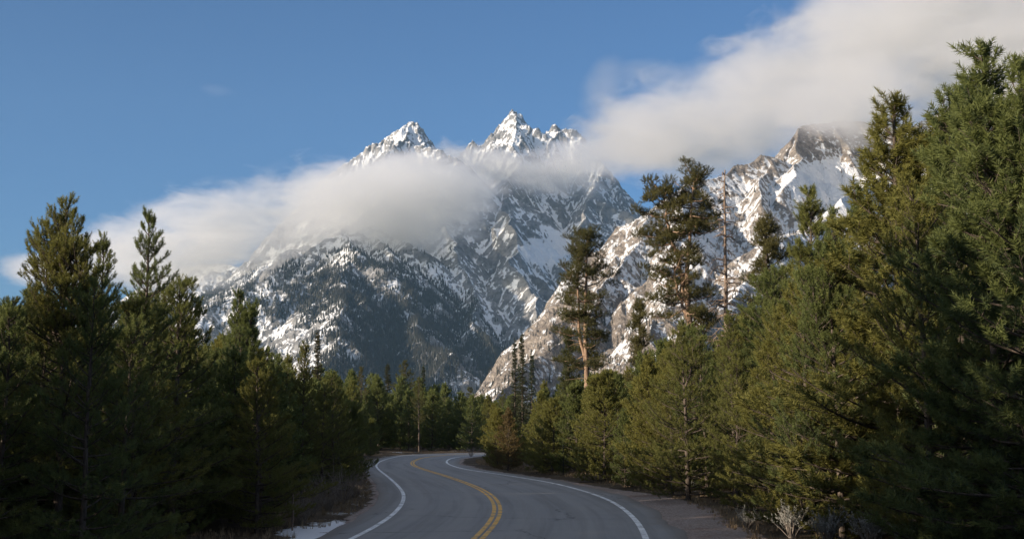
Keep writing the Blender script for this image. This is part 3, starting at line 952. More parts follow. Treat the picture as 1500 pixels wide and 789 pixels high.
def bushy_pine(seed, H=7.0, Rm=1.9, base=0.04, dens=1.0, lod=1.0, per=26, nl=0.085, nw=0.011, leaders=1, mat=None, shoot=0.2, peak=0.16, power=0.8, whorl=0.40, nb=5, sub=0.42, lift=(0, 42)):
    rs = np.random.RandomState(seed)
    tb = Tubes(); sh = Shoots()
    path = trunk_path(H, rs, 0.018 * H / 7)
    tb.add(path, np.linspace(0.013 * H + 0.02, 0.012, len(path)), 7)
    tops = [(path, 0.0, 1.0)]
    for q in range(leaders - 1):
        zf = rs.uniform(0.55, 0.72) * H; a = rs.uniform(0, 6.28)
        b = np.array([np.interp(zf, path[:, 2], path[:, i]) for i in range(3)])
        o = np.array((math.cos(a), math.sin(a), 0)) * H * rs.uniform(0.05, 0.09)
        hh = H * rs.uniform(0.88, 0.97) - zf
        p2 = np.stack([b, b + o * 0.7 + np.array((0, 0, hh * 0.3)), b + o + np.array((0, 0, hh * 0.65)), b + o * 1.05 + np.array((0, 0, hh))])
        tb.add(p2, [0.05, 0.04, 0.025, 0.01], 5)
        tops.append((p2, 0.62, 0.75))
    for pth, t0, kr in tops:
        z = max(base * H, pth[0, 2] + 0.3)
        ztop = pth[-1, 2]
        while z < ztop - 0.12:
            t = z / H
            prof = ((1 - t) / (1 - peak)) ** power if t > peak else 0.72 + 0.28 * t / peak
            if kr < 1: prof = min(prof, 0.5)
            n_ = max(3, int(round(nb + rs.uniform(-1, 1))))
            a0 = rs.uniform(0, 6.28)
            b = np.array([np.interp(z, pth[:, 2], pth[:, i]) for i in range(3)])
            for j in range(n_):
                L = Rm * prof * rs.choice((0.55, 0.85, 1.05, 1.25), p=(.25, .3, .3, .15)) * rs.uniform(0.85, 1.1) * kr + 0.10
                if rs.rand() < 0.06: continue
                el = R(lift[0]) + R(lift[1]) * t ** 1.3 + rs.uniform(-.2, .2)
                limb(tb, sh, rs, b + np.array((0, 0, rs.uniform(-.2, .2))), a0 + j * 6.283 / n_ + rs.uniform(-.3, .3), el, L, 0.012 + 0.010 * L, dens,
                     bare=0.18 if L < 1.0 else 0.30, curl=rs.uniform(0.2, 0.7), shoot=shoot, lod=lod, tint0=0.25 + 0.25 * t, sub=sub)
            z += whorl * rs.uniform(0.7, 1.25) * (1.0 - 0.25 * t)
        for q in range(7):
            ds = np.array((rs.randn() * .35, rs.randn() * .35, 1.0))
            sh.add(pth[-1] - np.array((0, 0, rs.uniform(0, .25))), ds, shoot * 1.3, 0.8)
    if base > 0.02:
        dead_twigs(tb, rs, path, 0.25, max(0.6, base * H + 1.2), int(8 + 4 * H * base), 0.9)
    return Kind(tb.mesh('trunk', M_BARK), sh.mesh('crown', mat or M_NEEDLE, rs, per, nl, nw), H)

def spruce(seed, H=12.0, Rm=1.3, per=14, dens=1.0, mat=None, nl=0.10, nw=0.03):
    rs = np.random.RandomState(seed)
    tb = Tubes(); sh = Shoots()
    path = trunk_path(H, rs, 0.012)
    tb.add(path, np.linspace(0.16, 0.012, len(path)), 6)
    z = 0.5
    while z < H - 0.2:
        t = z / H
        L0 = Rm * (1 - t) ** 0.85 * (0.8 + 0.2 * math.sin(z * 3.1)) + 0.08
        for j in range(9):
            L = L0 * rs.uniform(0.5, 1.3); a = rs.uniform(0, 6.28)
            el = R(-16) + R(34) * t + rs.uniform(-.15, .15)
            d = np.array((math.cos(el) * math.cos(a), math.cos(el) * math.sin(a), math.sin(el)))
            zj = min(z + rs.uniform(-.3, .3), H - .1)
            b = np.array((np.interp(zj, path[:, 2], path[:, 0]), np.interp(zj, path[:, 2], path[:, 1]), zj))
            tb.add([b, b + d * L * .6, b + d * L + np.array((0, 0, .1 * L))], [0.018, 0.012, 0.005], 3)
            q = 0.12
            while q < 1:
                for sg in (-1, 1):
                    dd = rotz(d, sg * rs.uniform(.5, 1.0)); dd[2] += rs.uniform(-.6, .1)
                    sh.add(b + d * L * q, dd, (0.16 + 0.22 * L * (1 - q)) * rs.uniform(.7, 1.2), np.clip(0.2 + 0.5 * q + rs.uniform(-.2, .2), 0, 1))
                q += 0.17 / dens / max(L, .3) * rs.uniform(.7, 1.2)
            sh.add(b + d * L * .8, d + np.array((0, 0, .2)), 0.3 * L + .1, 0.7)
        z += 0.30 / dens * rs.uniform(.8, 1.25)
    for q in range(5):
        sh.add(path[-1] - np.array((0, 0, .08 * q)), np.array((rs.randn() * .2, rs.randn() * .2, 1)), 0.25, 0.6)
    return Kind(tb.mesh('trunk', M_BARK), sh.mesh('crown', mat or M_SPRUCE, rs, per, nl, nw, (1.0, 0.4)), H)

def clump(sh, tb, rs, c, rx, rz, n, tint=0.4, out=None, shoot=0.26):
    """a pad of foliage at a branch end"""
    for _ in range(n):
        v = rs.randn(3); v /= np.linalg.norm(v)
        rr = rs.uniform(0.35, 1.0) ** 0.6
        p = c + v * np.array((rx, rx, rz)) * rr
        d = v * np.array((1, 1, 0.6)) + np.array((0, 0, 0.75)) + rs.randn(3) * .25
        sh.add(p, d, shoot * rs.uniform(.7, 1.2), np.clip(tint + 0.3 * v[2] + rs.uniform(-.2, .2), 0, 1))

def old_pine(seed, stems, H, crown, per=22, nl=0.11, nw=0.02, twigs=30, bark=None, limb_n=60, shoots_per=34):
    """stems: list of (path, radius list, z range that carries boughs, reach(t))"""
    rs = np.random.RandomState(seed)
    tb = Tubes(); sh = Shoots()
    for path, rad, (z0, z1), reach, n in stems:
        path = np.array(path, float)
        zz = np.linspace(path[0, 2], path[-1, 2], 14)
        px = np.stack([np.interp(zz, path[:, 2], path[:, i]) for i in range(2)] + [zz], 1)
        px[1:-1, :2] += rs.randn(12, 2) * 0.05
        tb.add(px, np.interp(zz, path[:, 2], rad), 8)
        for j in range(n):
            t = (j + rs.rand()) / n
            z = z0 + (z1 - z0) * t
            b = np.array([np.interp(z, zz, px[:, i]) for i in range(3)])
            a = j * 2.4 + rs.uniform(-.5, .5)
            L = reach(t) * rs.uniform(0.55, 1.15)
            el = R(-12) + R(55) * t ** 1.5 + rs.uniform(-.25, .25)
            d = np.array((math.cos(el) * math.cos(a), math.cos(el) * math.sin(a), math.sin(el)))
            p1 = b + d * L * .5 + np.array((0, 0, -.06 * L)); p2 = b + d * L + np.array((0, 0, .10 * L))
            tb.add([b, p1, p2], [0.05, 0.035, 0.012], 4)
            for q in np.linspace(0.5, 1.0, max(2, int(round(L / 0.5)) + 1)):
                c = b + (p1 - b) * min(q * 2, 1) if q < .5 else p1 + (p2 - p1) * (q - .5) * 2
                c = c + np.array((rs.randn() * .22 * L, rs.randn() * .22 * L, rs.uniform(-.05, .22)))
                tb.add([p1 + (p2 - p1) * max(0, (q - .5)), c], [0.015, 0.006], 3)
                s_ = rs.uniform(0.75, 1.25)
                clump(sh, tb, rs, c, 0.42 * s_ * (0.55 + 0.3 * L / 2), 0.20 * s_, int(shoots_per * s_), 0.35 + 0.2 * t)
        clump(sh, tb, rs, px[-1] - np.array((0, 0, .15)), 0.5, 0.3, shoots_per * 2, 0.55)
        dead_twigs(tb, rs, px, max(z0 - 2.6, 1.0), z0 + 0.55 * (z1 - z0), twigs, 1.5)
    return Kind(tb.mesh('trunk', bark or M_BARK_OLD), sh.mesh('crown', M_NEEDLE_OLD, rs, per, nl, nw), H)

t1 = time.time()
near = dict(dens=0.88, per=42, nl=0.088, nw=0.013, shoot=0.16, nb=5, whorl=0.44, sub=0.55)
BUSHY = [bushy_pine(101, 7.0, 1.9, **near), bushy_pine(102, 7.0, 2.2, leaders=2, **near), bushy_pine(103, 7.0, 1.7, power=0.65, **near), bushy_pine(104, 7.0, 2.0, leaders=2, peak=0.25, **near),
         bushy_pine(105, 7.0, 2.4, power=0.7, peak=0.1, **near)]
slim = dict(near, dens=1.0, nb=7, whorl=0.34)
NARROW = [bushy_pine(111, 7.0, 1.4, power=1.05, lift=(-4, 44), **slim), bushy_pine(112, 7.0, 1.5, leaders=2, peak=0.2, power=1.0, lift=(-4, 46), **slim), bushy_pine(113, 7.0, 1.2, power=0.95, lift=(-2, 40), **slim)]
tall = dict(dens=1.0, per=30, nl=0.08, nw=0.013, shoot=0.13, sub=0.5)
TALL = [bushy_pine(201, 9.5, 1.75, base=0.24, peak=0.5, power=0.6, whorl=0.36, nb=6, leaders=3, **tall),
        bushy_pine(202, 9.5, 1.6, base=0.20, peak=0.34, power=0.95, whorl=0.33, nb=6, **tall),
        bushy_pine(203, 9.5, 1.4, base=0.18, peak=0.34, power=0.8, whorl=0.34, nb=6, **tall)]
mid = dict(lod=0.5, dens=0.75, per=22, nl=0.12, nw=0.032, nb=6, whorl=0.32, base=0.03, shoot=0.24)
MID = [bushy_pine(301, 7.0, 1.9, **mid), bushy_pine(302, 7.0, 2.2, leaders=2, power=0.65, **mid), bushy_pine(303, 7.0, 1.7, peak=0.3, **mid)]
SPRUCE = [spruce(401, 12, 1.25), spruce(402, 12, 1.0)]
LANKY = [bushy_pine(501, 11.0, 1.5, base=0.38, peak=0.6, power=0.7, whorl=0.55, nb=4, lod=0.5, dens=0.7, per=16, nl=0.13, nw=0.035, mat=M_NEEDLE_OLD, sub=0.5),
         bushy_pine(502, 11.0, 1.3, base=0.32, peak=0.5, power=0.6, whorl=0.6, nb=4, lod=0.5, dens=0.7, per=16, nl=0.13, nw=0.035, mat=M_NEEDLE_OLD, sub=0.5)]
print('tree kinds', round(time.time() - t1, 1), [len(k.crown.polygons) for k in BUSHY + TALL + MID + SPRUCE + LANKY])

def plant(kind, name, xy, h, rot, label, cat, group=None, lean=(0, 0), wide=1.0, trunk_mat=None):
    e = link(bpy.data.objects.new(name, None))
    z = float(ground_z([xy[0]], [xy[1]])[0])
    e.location = (float(xy[0]), float(xy[1]), z)
    s = h / kind.H
    e.scale = (s * wide, s * wide, s)
    e.rotation_euler = (lean[0], lean[1], rot)
    tag(e, label, cat, group)
    link(bpy.data.objects.new('trunk', kind.trunk), e)
    if kind.crown is not None:
        link(bpy.data.objects.new('crown', kind.crown), e)
    return e

def height_for(py, D):
    return P(750, py, D)[2]

rs = np.random.RandomState(2024)
PLACED = []                                     # (x, y, keep-clear radius)
def hero(kind, px, D, top, label, name='pine_tree', cat='pine tree', rot=None, wide=1.0, rad=1.3, group=None, lean=(0, 0)):
    x = (px - 750) / FPX * D / CT
    h = height_for(top, D)
    PLACED.append((x, D, rad))
    return plant(kind, name, (x, D), h, rs.uniform(0, 6.28) if rot is None else rot, label, cat, group, lean, wide)

# --- the trees one can single out, left of the road
hero(TALL[0], 97, 27.5, 275, 'tall pine at the left with a forked top and a bare lower trunk', rot=0.4, wide=1.0)
hero(TALL[1], 213, 31.0, 300, 'slim pine with an airy pointed top beside the taller forked one', rot=2.0, wide=0.95)
hero(TALL[2], 152, 36.0, 338, 'pine top peeping up between the forked pine and the slim pointed pine', rot=4.0, wide=0.9)
hero(NARROW[1], 350, 46.0, 418, 'dark pine with two upright spires in front of the snowy flank', rot=1.2, wide=0.85)
hero(BUSHY[3], 262, 33.0, 402, 'dense dark pine to the right of the slim pointed pine', rot=0.3)
hero(BUSHY[0], 12, 25.0, 432, 'dense dark pine cut off by the left edge of the photo', rot=5.0)
hero(SPRUCE[1], 466, 150.0, 480, 'thin dark spire of a fir rising alone above the left roadside pines', name='fir_tree', cat='fir tree', wide=1.0)
hero(SPRUCE[0], 570, 215.0, 531, 'broad dark conical fir beside the lanky pine before the mountain', name='fir_tree', cat='fir tree', wide=1.35)
hero(LANKY[0], 596, 210.0, 526, 'lanky pine with a pale bare trunk next to the broad dark fir', wide=1.25)
hero(SPRUCE[1], 622, 260.0, 531, 'small pointed fir to the right of the lanky pale-trunked pine', name='fir_tree', cat='fir tree', wide=1.1)
hero(LANKY[1], 688, 180.0, 566, 'round-topped pine standing at the gap where the road vanishes', wide=1.4)

# --- right of the road
big = hero(old_pine(601, [
    ([(0.35, 0, -.3), (0.10, 0, 4), (-0.05, 0, 8), (0.05, 0, 12), (0.1, 0, 15.3)], [0.22, 0.18, 0.14, 0.09, 0.03], (6.4, 15.2), lambda t: 1.5 + 0.8 * t - 1.3 * max(0, t - .55) / .45, 34),
    ([(0.0, 0, 6.5), (-0.42, 0.1, 9), (-0.50, 0.1, 12.5), (-0.40, 0, 14.6)], [0.11, 0.09, 0.06, 0.02], (9.0, 14.5), lambda t: 1.7 - 0.7 * t, 14),
    ], 15.3, None, shoots_per=30), 858, 88.0, 324, 'tall old pine with layered dark boughs standing alone against the shaded mountain', rot=0.0)
fork = hero(old_pine(602, [
    ([(0.75, 0, -.3), (0.55, 0, 5), (0.25, 0, 8.6), (0.05, 0, 11), (0.35, 0, 14), (0.65, 0, 16.8)], [0.25, 0.21, 0.18, 0.13, 0.08, 0.03], (13.6, 16.8), lambda t: 1.75 - 0.75 * t, 18),
    ([(0.15, 0, 9.4), (-0.35, 0.2, 12), (-0.95, 0.2, 14.2), (-1.15, 0.1, 16.0)], [0.15, 0.12, 0.07, 0.02], (12.7, 16.0), lambda t: 1.85 - 0.8 * t, 18),
    ([(0.35, 0, 8.2), (-0.2, 0, 9.7), (-0.55, 0, 10.9), (-0.7, 0, 12.2)], [0.10, 0.08, 0.06, 0.02], (9.0, 12.1), lambda t: 2.0 - 0.7 * t, 20),
    ([(0.45, 0, 6.2), (0.6, 0, 7.2), (0.9, 0, 8.6)], [0.06, 0.05, 0.02], (6.6, 8.5), lambda t: 1.3 - 0.4 * t, 7),
    ], 16.8, None, shoots_per=32), 1003, 76.0, 229, 'tallest old pine with an orange trunk that splits into two leafy stems', rot=0.0)

def dead_snag(seed, H):
    rs2 = np.random.RandomState(seed)
    tb = Tubes()
    path = trunk_path(H, rs2, 0.03, 16)
    tb.add(path, np.linspace(0.20, 0.035, 16), 8)
    for j in range(85):
        z = rs2.uniform(0.42 * H, 0.985 * H); a = rs2.uniform(0, 6.28)
        b = np.array([np.interp(z, path[:, 2], path[:, i]) for i in range(3)])
        l = rs2.uniform(0.35, 1.25) * (1.1 - 0.5 * z / H)
        p1 = b + l * .5 * np.array((math.cos(a), math.sin(a), rs2.uniform(-.1, .35)))
        p2 = p1 + l * .5 * np.array((math.cos(a + .4), math.sin(a + .4), rs2.uniform(-.9, .3)))
        p3 = p2 + l * .35 * np.array((math.cos(a + .9), math.sin(a + .9), rs2.uniform(-.9, .5)))
        tb.add([b, p1, p2, p3], [0.04, 0.03, 0.02, 0.008], 4)
        for _ in range(3):
            v = rs2.randn(3) * .3 * l
            tb.add([p1 + (p2 - p1) * rs2.rand(), p2 + v], [0.016, 0.007], 3)
    return Kind(tb.mesh('trunk', M_DEAD), None, H)
hero(dead_snag(611, 16.0), 1060, 80.0, 252, 'bare dead tree with broken twigs beside the split orange-trunked pine', name='dead_tree', cat='dead tree', rot=0.2)
OPEN = old_pine(603, [([(0, 0, -.3), (0.05, 0, 5), (-0.05, 0, 9), (0, 0, 12)], [0.2, 0.16, 0.11, 0.02], (5.6, 11.9), lambda t: 1.45 - 0.95 * t, 34)], 12.0, None, twigs=14, bark=M_BARK)
hero(OPEN, 1123, 70.0, 308, 'open-crowned dark pine silhouetted on the snow right of the dead tree', rot=1.0)
hero(OPEN, 832, 96.0, 478, 'scrawny pine with thin boughs just left of the tall lone old pine', rot=2.2, wide=0.8)
hero(OPEN, 936, 84.0, 430, 'sparse reddish pine between the two tall old pines', rot=4.4, wide=0.8)
hero(SPRUCE[1], 755, 118.0, 492, 'left and shorter of the two leading firs in the trio over the road bend', name='fir_tree', cat='fir tree', wide=0.85)
hero(SPRUCE[0], 765, 120.0, 484, 'tallest dark fir of the trio standing over the road bend', name='fir_tree', cat='fir tree', wide=0.85)
hero(SPRUCE[1], 778, 124.0, 512, 'shortest dark fir of the trio, on its right side', name='fir_tree', cat='fir tree', wide=0.9)
hero(NARROW[0], 1192, 50.0, 274, 'pointed pine left of the double-topped pine on the right hand side', rot=0.5, wide=1.0)
hero(NARROW[2], 1227, 47.0, 300, 'narrow pine squeezed between the pointed pine and the double-topped one', rot=2.5, wide=0.85)
hero(NARROW[1], 1312, 33.0, 128, 'tall green pine with two tops before the pale cloud', rot=1.15, wide=1.4)
hero(NARROW[0], 1262, 36.0, 262, 'small pine leaning against the left side of the double-topped pine', rot=3.3, wide=0.85)
hero(NARROW[2], 1408, 29.0, 112, 'slender pine top between the double-topped pine and the biggest corner pine', rot=2.0, wide=1.1)
hero(NARROW[0], 1455, 24.0, 42, 'biggest sunlit pine near the top corner of the photo', rot=0.9, wide=1.15)
hero(NARROW[1], 1516, 22.0, 52, 'pine cut off by the right edge of the photo', rot=4.1, wide=1.1)

RUSTY = bushy_pine(120, 7.0, 1.9, mat=M_RUST, **mid)
hero(RUSTY, 744, 90.0, 594, 'young pine with rusty brown needles at the inside of the bend', rot=0.0, wide=1.0)
hero(MID[0], 871, 77.0, 548, 'bushy pine covering the foot of the lone old pine with layered boughs', rot=1.0, wide=1.1)
hero(MID[1], 843, 80.0, 556, 'bushy pine left of the one covering the foot of the lone old pine', rot=2.0, wide=1.0)
hero(MID[2], 1008, 66.0, 470, 'pointed green pine in front of the foot of the split orange-trunked pine', rot=2.0, wide=0.9)
# --- the dense walls of young pines along both sides
def envelope(tab, px):
    t = np.array(tab, float)
    return np.interp(px, t[:, 0], t[:, 1])
ENV_L = [(-400, 380), (0, 435), (60, 420), (150, 400), (240, 430), (300, 470), (345, 470), (385, 485), (420, 535), (470, 545), (540, 560), (600, 572), (690, 590)]
ENV_R = [(670, 600), (690, 592), (730, 585), (770, 572), (810, 552), (850, 545), (890, 530), (930, 520), (960, 500), (1000, 470), (1050, 455), (1100, 420), (1150, 415), (1200, 370), (1250, 325), (1300, 255), (1350, 250), (1400, 215), (1450, 180), (1500, 160), (1700, 130)]

def fill(region, n_try, env, hmax, seed, sep, choose, group, label, cap):
    rs2 = np.random.RandomState(seed)
    cnt = 0
    for _ in range(n_try):
        x, y = region(rs2)
        d, s = road_dist([x], [y])
        r_ = sep * rs2.uniform(0.8, 1.25)
        if d[0] < 1.35: continue
        if any((x - a) ** 2 + (y - b) ** 2 < (0.5 * (r_ + c)) ** 2 for a, b, c in PLACED): continue
        px = 750 + x / y * FPX * CT
        if s[0] > 0 and y < 33 and px < 1340: continue
        if s[0] > 0 and y < 50 and d[0] < 2.9: continue
        inside = -60 < px < 1560
        if env is None or not inside:
            h = hmax * rs2.uniform(0.65, 1.0)
        else:
            top = envelope(env, px) + 14 + rs2.randn() * 22 * (1 if rs2.rand() < .7 else 1.8)
            h = min(height_for(top, y), hmax * rs2.uniform(0.7, 1.0))
        if h < 1.1: continue
        # boughs of trees at the edge must stay off the shoulder
        wide = rs2.uniform(0.85, 1.15)
        wide = min(wide, max(0.5, (d[0] + 0.3) / (0.27 * h)))
        k = choose(rs2, y)
        plant(k, 'pine_tree', (x, y), h, rs2.uniform(0, 6.28), label, 'pine tree', group, (rs2.uniform(-.03, .03), rs2.uniform(-.03, .03)), wide)
        PLACED.append((x, y, r_)); cnt += 1
        if cnt >= cap: break
    return cnt

def by_depth(rs2, y):
    if y < 62: return BUSHY[rs2.randint(5)] if rs2.rand() < .85 else TALL[1 + rs2.randint(2)]
    return MID[rs2.randint(3)] if y < 130 or rs2.rand() < .6 else LANKY[rs2.randint(2)]

def beside(side, y0, y1, w, near=1.7):
    def f(rs2):
        # pick a station, then step sideways off the pavement
        while True:
            y = rs2.uniform(y0, y1)
            i = int(np.argmin(np.abs(cl[:, 1] - y) + 1e3 * (np.abs(cl[:, 0]) > 40)))
            e = edge_r[i] if side > 0 else edge_l[i]
            o = (e + near + w * rs2.rand() ** 1.3) * side
            p = cl[i] + np.array((o, 0))
            return p[0], y
    return f
c = []
c.append(fill(beside(-1, 22, 70, 11, 1.5), 900, ENV_L, 7.5, 31, 1.8, by_depth, 'young pines packed along the shady left roadside', 'young green pine packed among others in the shady wall left of the road', 70))
c.append(fill(beside(1, 24, 66, 12, 1.9), 900, ENV_R, 9.0, 32, 1.8, by_depth, 'young pines packed along the gravel shoulder', 'young green pine packed among others in the wall behind the gravel shoulder', 80))
c.append(fill(beside(-1, 70, 150, 14, 1.8), 700, ENV_L, 8.0, 33, 2.3, by_depth, 'pines crowding the outside of the far bend', 'pine crowding the left roadside further on towards the far bend', 50))
c.append(fill(beside(1, 66, 122, 13, 1.8), 700, ENV_R, 8.0, 34, 2.2, by_depth, 'pines inside the far bend', 'bushy pine on the inside of the far bend under the firs', 45))
def across(rs2):
    y = rs2.uniform(152, 270); px = rs2.uniform(400, 740)
    return (px - 750) / FPX * y / CT, y
ENV_F = [(380, 505), (430, 520), (480, 540), (540, 545), (600, 555), (650, 565), (700, 580), (760, 580)]
c.append(fill(across, 900, ENV_F, 11.0, 35, 3.5, lambda r, y: LANKY[r.randint(2)] if r.rand() < .45 else (MID[r.randint(3)] if r.rand() < .8 else SPRUCE[0]), 'trees beyond the end of the road', 'sunlit conifer in the wood beyond the vanishing end of the road', 28))

# the wood goes on behind those walls, and beside and behind the photographer, where it shades the road: one mass
def arrays(me):
    v = np.empty(len(me.vertices) * 3, np.float32); me.vertices.foreach_get('co', v)
    f = np.empty(len(me.loops), np.int32); me.loops.foreach_get('vertex_index', f)
    return v.reshape(-1, 3), f.reshape(len(me.polygons), -1)
light = dict(lod=0.5, dens=0.75, per=10, nl=0.15, nw=0.07, nb=6, whorl=0.40, base=0.03, shoot=0.30)
LIGHT = [bushy_pine(701, 7.0, 2.0, **light), bushy_pine(702, 7.0, 2.2, leaders=2, power=0.65, **light), bushy_pine(703, 7.0, 1.8, peak=0.3, **light)]
LA = [(arrays(k.trunk), arrays(k.crown), np.array([a.value for a in k.crown.attributes['tint'].data])) for k in LIGHT]
def wood(label, regions, seed):
    rs2 = np.random.RandomState(seed)
    VV, TF, CF, TI, b = [], [], [], [], 0
    for region, n_try, sep, env, hmax, cap in regions:
        cnt = 0
        for _ in range(n_try):
            x, y = region(rs2)
            d, s = road_dist([x], [y])
            if d[0] < 2.2: continue
            if any((x - p[0]) ** 2 + (y - p[1]) ** 2 < (0.5 * (sep + p[2])) ** 2 for p in PLACED): continue
            px = 750 + x / max(y, 1) * FPX * CT
            h = hmax * rs2.uniform(0.72, 1.0)
            if env is not None and -40 < px < 1540 and y > 5: h = min(h, height_for(envelope(env, px) + abs(rs2.randn()) * 15, y))
            if h < 1.5: continue
            PLACED.append((x, y, sep)); cnt += 1
            (tv, tf), (cv, cf), ti = LA[rs2.randint(3)]
            a = rs2.uniform(0, 6.28); s = h / 7.0; ca, sa = math.cos(a) * s, math.sin(a) * s
            z = float(ground_z([x], [y])[0])
            for v, f, dst in ((tv, tf, TF), (cv, cf, CF)):
                q = np.stack([v[:, 0] * ca - v[:, 1] * sa + x, v[:, 0] * sa + v[:, 1] * ca + y, v[:, 2] * s + z], 1)
                VV.append(q); dst.append(f + b); b += len(q)
                TI.append(ti if dst is CF else np.zeros(len(q)))
            if cnt >= cap: break
    tf, cf = np.concatenate(TF), np.concatenate(CF)
    me = mesh_from('wood', np.concatenate(VV), [tf, cf], M_BARK, {'tint': np.concatenate(TI)})
    me.materials.append(M_NEEDLE)
    me.polygons.foreach_set('material_index', np.concatenate([np.zeros(len(tf), np.int32), np.ones(len(cf), np.int32)]))
    o = link(bpy.data.objects.new('wood', me))
    tag(o, label, 'forest', kind='stuff')
    return len(VV) // 2
def left_row(rs2):
    y = rs2.uniform(-14, 20); return -max(6.8, 0.4 * y + 2.2) - 5 * rs2.rand(), y
def left_mid(rs2):
    y = rs2.uniform(21, 135); i = int(np.argmin(np.abs(cl[:, 1] - y) + 1e3 * (np.abs(cl[:, 0]) > 40)))
    return cl[i, 0] - edge_l[i] - 3.0 - 7 * rs2.rand(), y
def left_wood(rs2):
    y = rs2.uniform(-22, 26); return -max(6.8, 0.4 * y + 3.5) - 26 * rs2.rand(), y
def left_back(rs2): return -13 - 26 * rs2.rand(), rs2.uniform(18, 130)
def right_back(rs2): return 10 + 26 * rs2.rand(), rs2.uniform(24, 120)
c.append(wood('mass of pines deeper in the wood left of the road', [(left_row, 300, 2.0, None, 10.5, 34), (left_mid, 1200, 1.1, ENV_L, 5.5, 130), (left_wood, 500, 2.6, None, 6.5, 60), (left_back, 900, 2.5, ENV_L, 6.3, 120)], 36))
def behind_bend(rs2):
    y = rs2.uniform(150, 290); return (rs2.uniform(380, 760) - 750) / FPX * y / CT, y
c.append(wood('mass of dark conifers filling the wood past the end of the road', [(behind_bend, 700, 3.0, ENV_F, 10.0, 110)], 39))
c.append(wood('mass of pines deeper in the wood right of the road', [(right_back, 500, 3.0, ENV_R, 9.0, 60)], 38))
print('trees', c, len(PLACED), round(time.time() - T0, 1))

# far wood across the valley floor: reads as one mass
rs = np.random.RandomState(9)
n = 9000
y = np.exp(rs.uniform(math.log(300), math.log(2600), n)); x = (rs.uniform(-150, 1650, n) - 750) / FPX * y
hh = np.minimum(rs.uniform(7, 15, n), 2.6 + (630 - 588) / FPX * y)
cone_wood('valley_forest', np.stack([x, y, 0 * y - .2], 1), hh, hh * rs.uniform(0.13, 0.2, n), rs, M_FAR, 'far off mass of dark conifers across the flat valley floor', 4, 7)

# ------------------------------------------------------------------ verge plants
def sage_mesh(seed, W, H, n):
    rs2 = np.random.RandomState(seed)
    tb = Tubes(); sh = Shoots()
    for _ in range(n):
        a = rs2.uniform(0, 6.28); l = rs2.uniform(.5, 1.0)
        o = np.array((math.cos(a), math.sin(a), 0))
        lean = rs2.uniform(.1, 1.0) * W
        p0 = o * .05; p1 = o * lean * .5 + np.array((0, 0, H * l * .45)); p2 = o * lean + np.array((0, 0, H * l))
        p2 = p2 + rs2.randn(3) * .05
        tb.add([p0, p1, p2], [0.012, 0.008, 0.003], 3)
        for q in range(5):
            b = p1 + (p2 - p1) * rs2.rand()
            d = np.array((o[0] * .5, o[1] * .5, 1.0)) + rs2.randn(3) * .4
            sh.add(b, d, rs2.uniform(.08, .2) * H / .6, rs2.rand())
    tb_m = tb.mesh('stems', M_TWIG)
    return tb_m, sh.mesh('leaves', M_SAGE, rs2, 12, 0.045, 0.012)
SAGE = [sage_mesh(s, .42, .62, 46) for s in (1, 2, 3)]
def sage(x, y, s, label, grp=None, rot=0.0):
    m = SAGE[int(abs(x * 7 + y * 3)) % 3]
    e = link(bpy.data.objects.new('sagebrush', None))
    e.location = (x, y, float(ground_z([x], [y])[0])); e.scale = (s, s, s); e.rotation_euler = (0, 0, rot)
    tag(e, label, 'shrub', grp)
    link(bpy.data.objects.new('stems', m[0]), e); link(bpy.data.objects.new('leaves', m[1]), e)
for i, (px, py, s, lab) in enumerate([
    (1095, 772, .8, 'grey sagebrush clump at the foot of the pines by the gravel'), (1160, 786, 1.2, 'pale sagebrush beside the reddish corner of the gravel shoulder'),
    (1215, 800, 1.1, 'grey sagebrush just right of the pale one by the gravel corner'), (1275, 806, 1.3, 'wide spiky grey sagebrush at the bottom of the photo under the pines'),
    (1330, 815, 1.1, 'last grey sagebrush towards the right bottom corner under the pines'), (962, 707, .8, 'small rounded sagebrush at the far edge of the gravel by a tree foot'),
    (985, 712, .7, 'small grey sagebrush right of the rounded one on the gravel edge'), (1012, 722, .75, 'grey sagebrush tucked under the boughs where the gravel widens'),
    (900, 694, .7, 'greyish shrub at the foot of a thin trunk by the shoulder'), (845, 686, .6, 'tiny pale shrub on the verge farther along the gravel edge')]):
    p = G(px, py); sage(p[0], p[1], s, lab, None, i * 1.3)

def grass_stuff(name, label, pts, h, rs2, mat, per=9):
    n = len(pts)
    a = rs2.uniform(0, 6.28, (n, per)); ln = rs2.uniform(.05, .5, (n, per))
    hh = h[:, None] * rs2.uniform(.4, 1.0, (n, per))
    b = pts[:, None, :] + np.stack([np.cos(a) * .03, np.sin(a) * .03, 0 * a], -1)
    tip = b + np.stack([np.cos(a) * hh * ln, np.sin(a) * hh * ln, hh], -1)
    ac = np.stack([-np.sin(a), np.cos(a), 0 * a], -1) * .006
    v = np.stack([b - ac, b + ac, tip], 2).reshape(-1, 3)
    o = link(bpy.data.objects.new(name, mesh_from(name, v, np.arange(len(v)).reshape(-1, 3), mat)))
    tag(o, label, 'grass', kind='stuff')
rs2 = np.random.RandomState(55)
def verge_pts(side, n, y0, y1, w0, w1):
    i = np.searchsorted(cl[:, 1], rs2.uniform(y0, y1, n)).clip(0, len(cl) - 1)
    e = edge_r[i] if side > 0 else edge_l[i]
    o = side * (e + w0 + (w1 - w0) * rs2.rand(n) ** 1.2)
    p = cl[i] + nor[i] * o[:, None]
    return np.stack([p[:, 0], p[:, 1], ground_z(p[:, 0], p[:, 1])], 1)
pl = verge_pts(-1, 2600, 20, 128, 0.35, 3.0)
pl = pl[fbm(pl[:, 0] / 1.2, pl[:, 1] / 1.2, 2, 8) > -0.05]
grass_stuff('dry_grass', 'dry straw coloured grass along the snowy left verge', pl, rs2.uniform(.1, .38, len(pl)), rs2, M_STRAW)
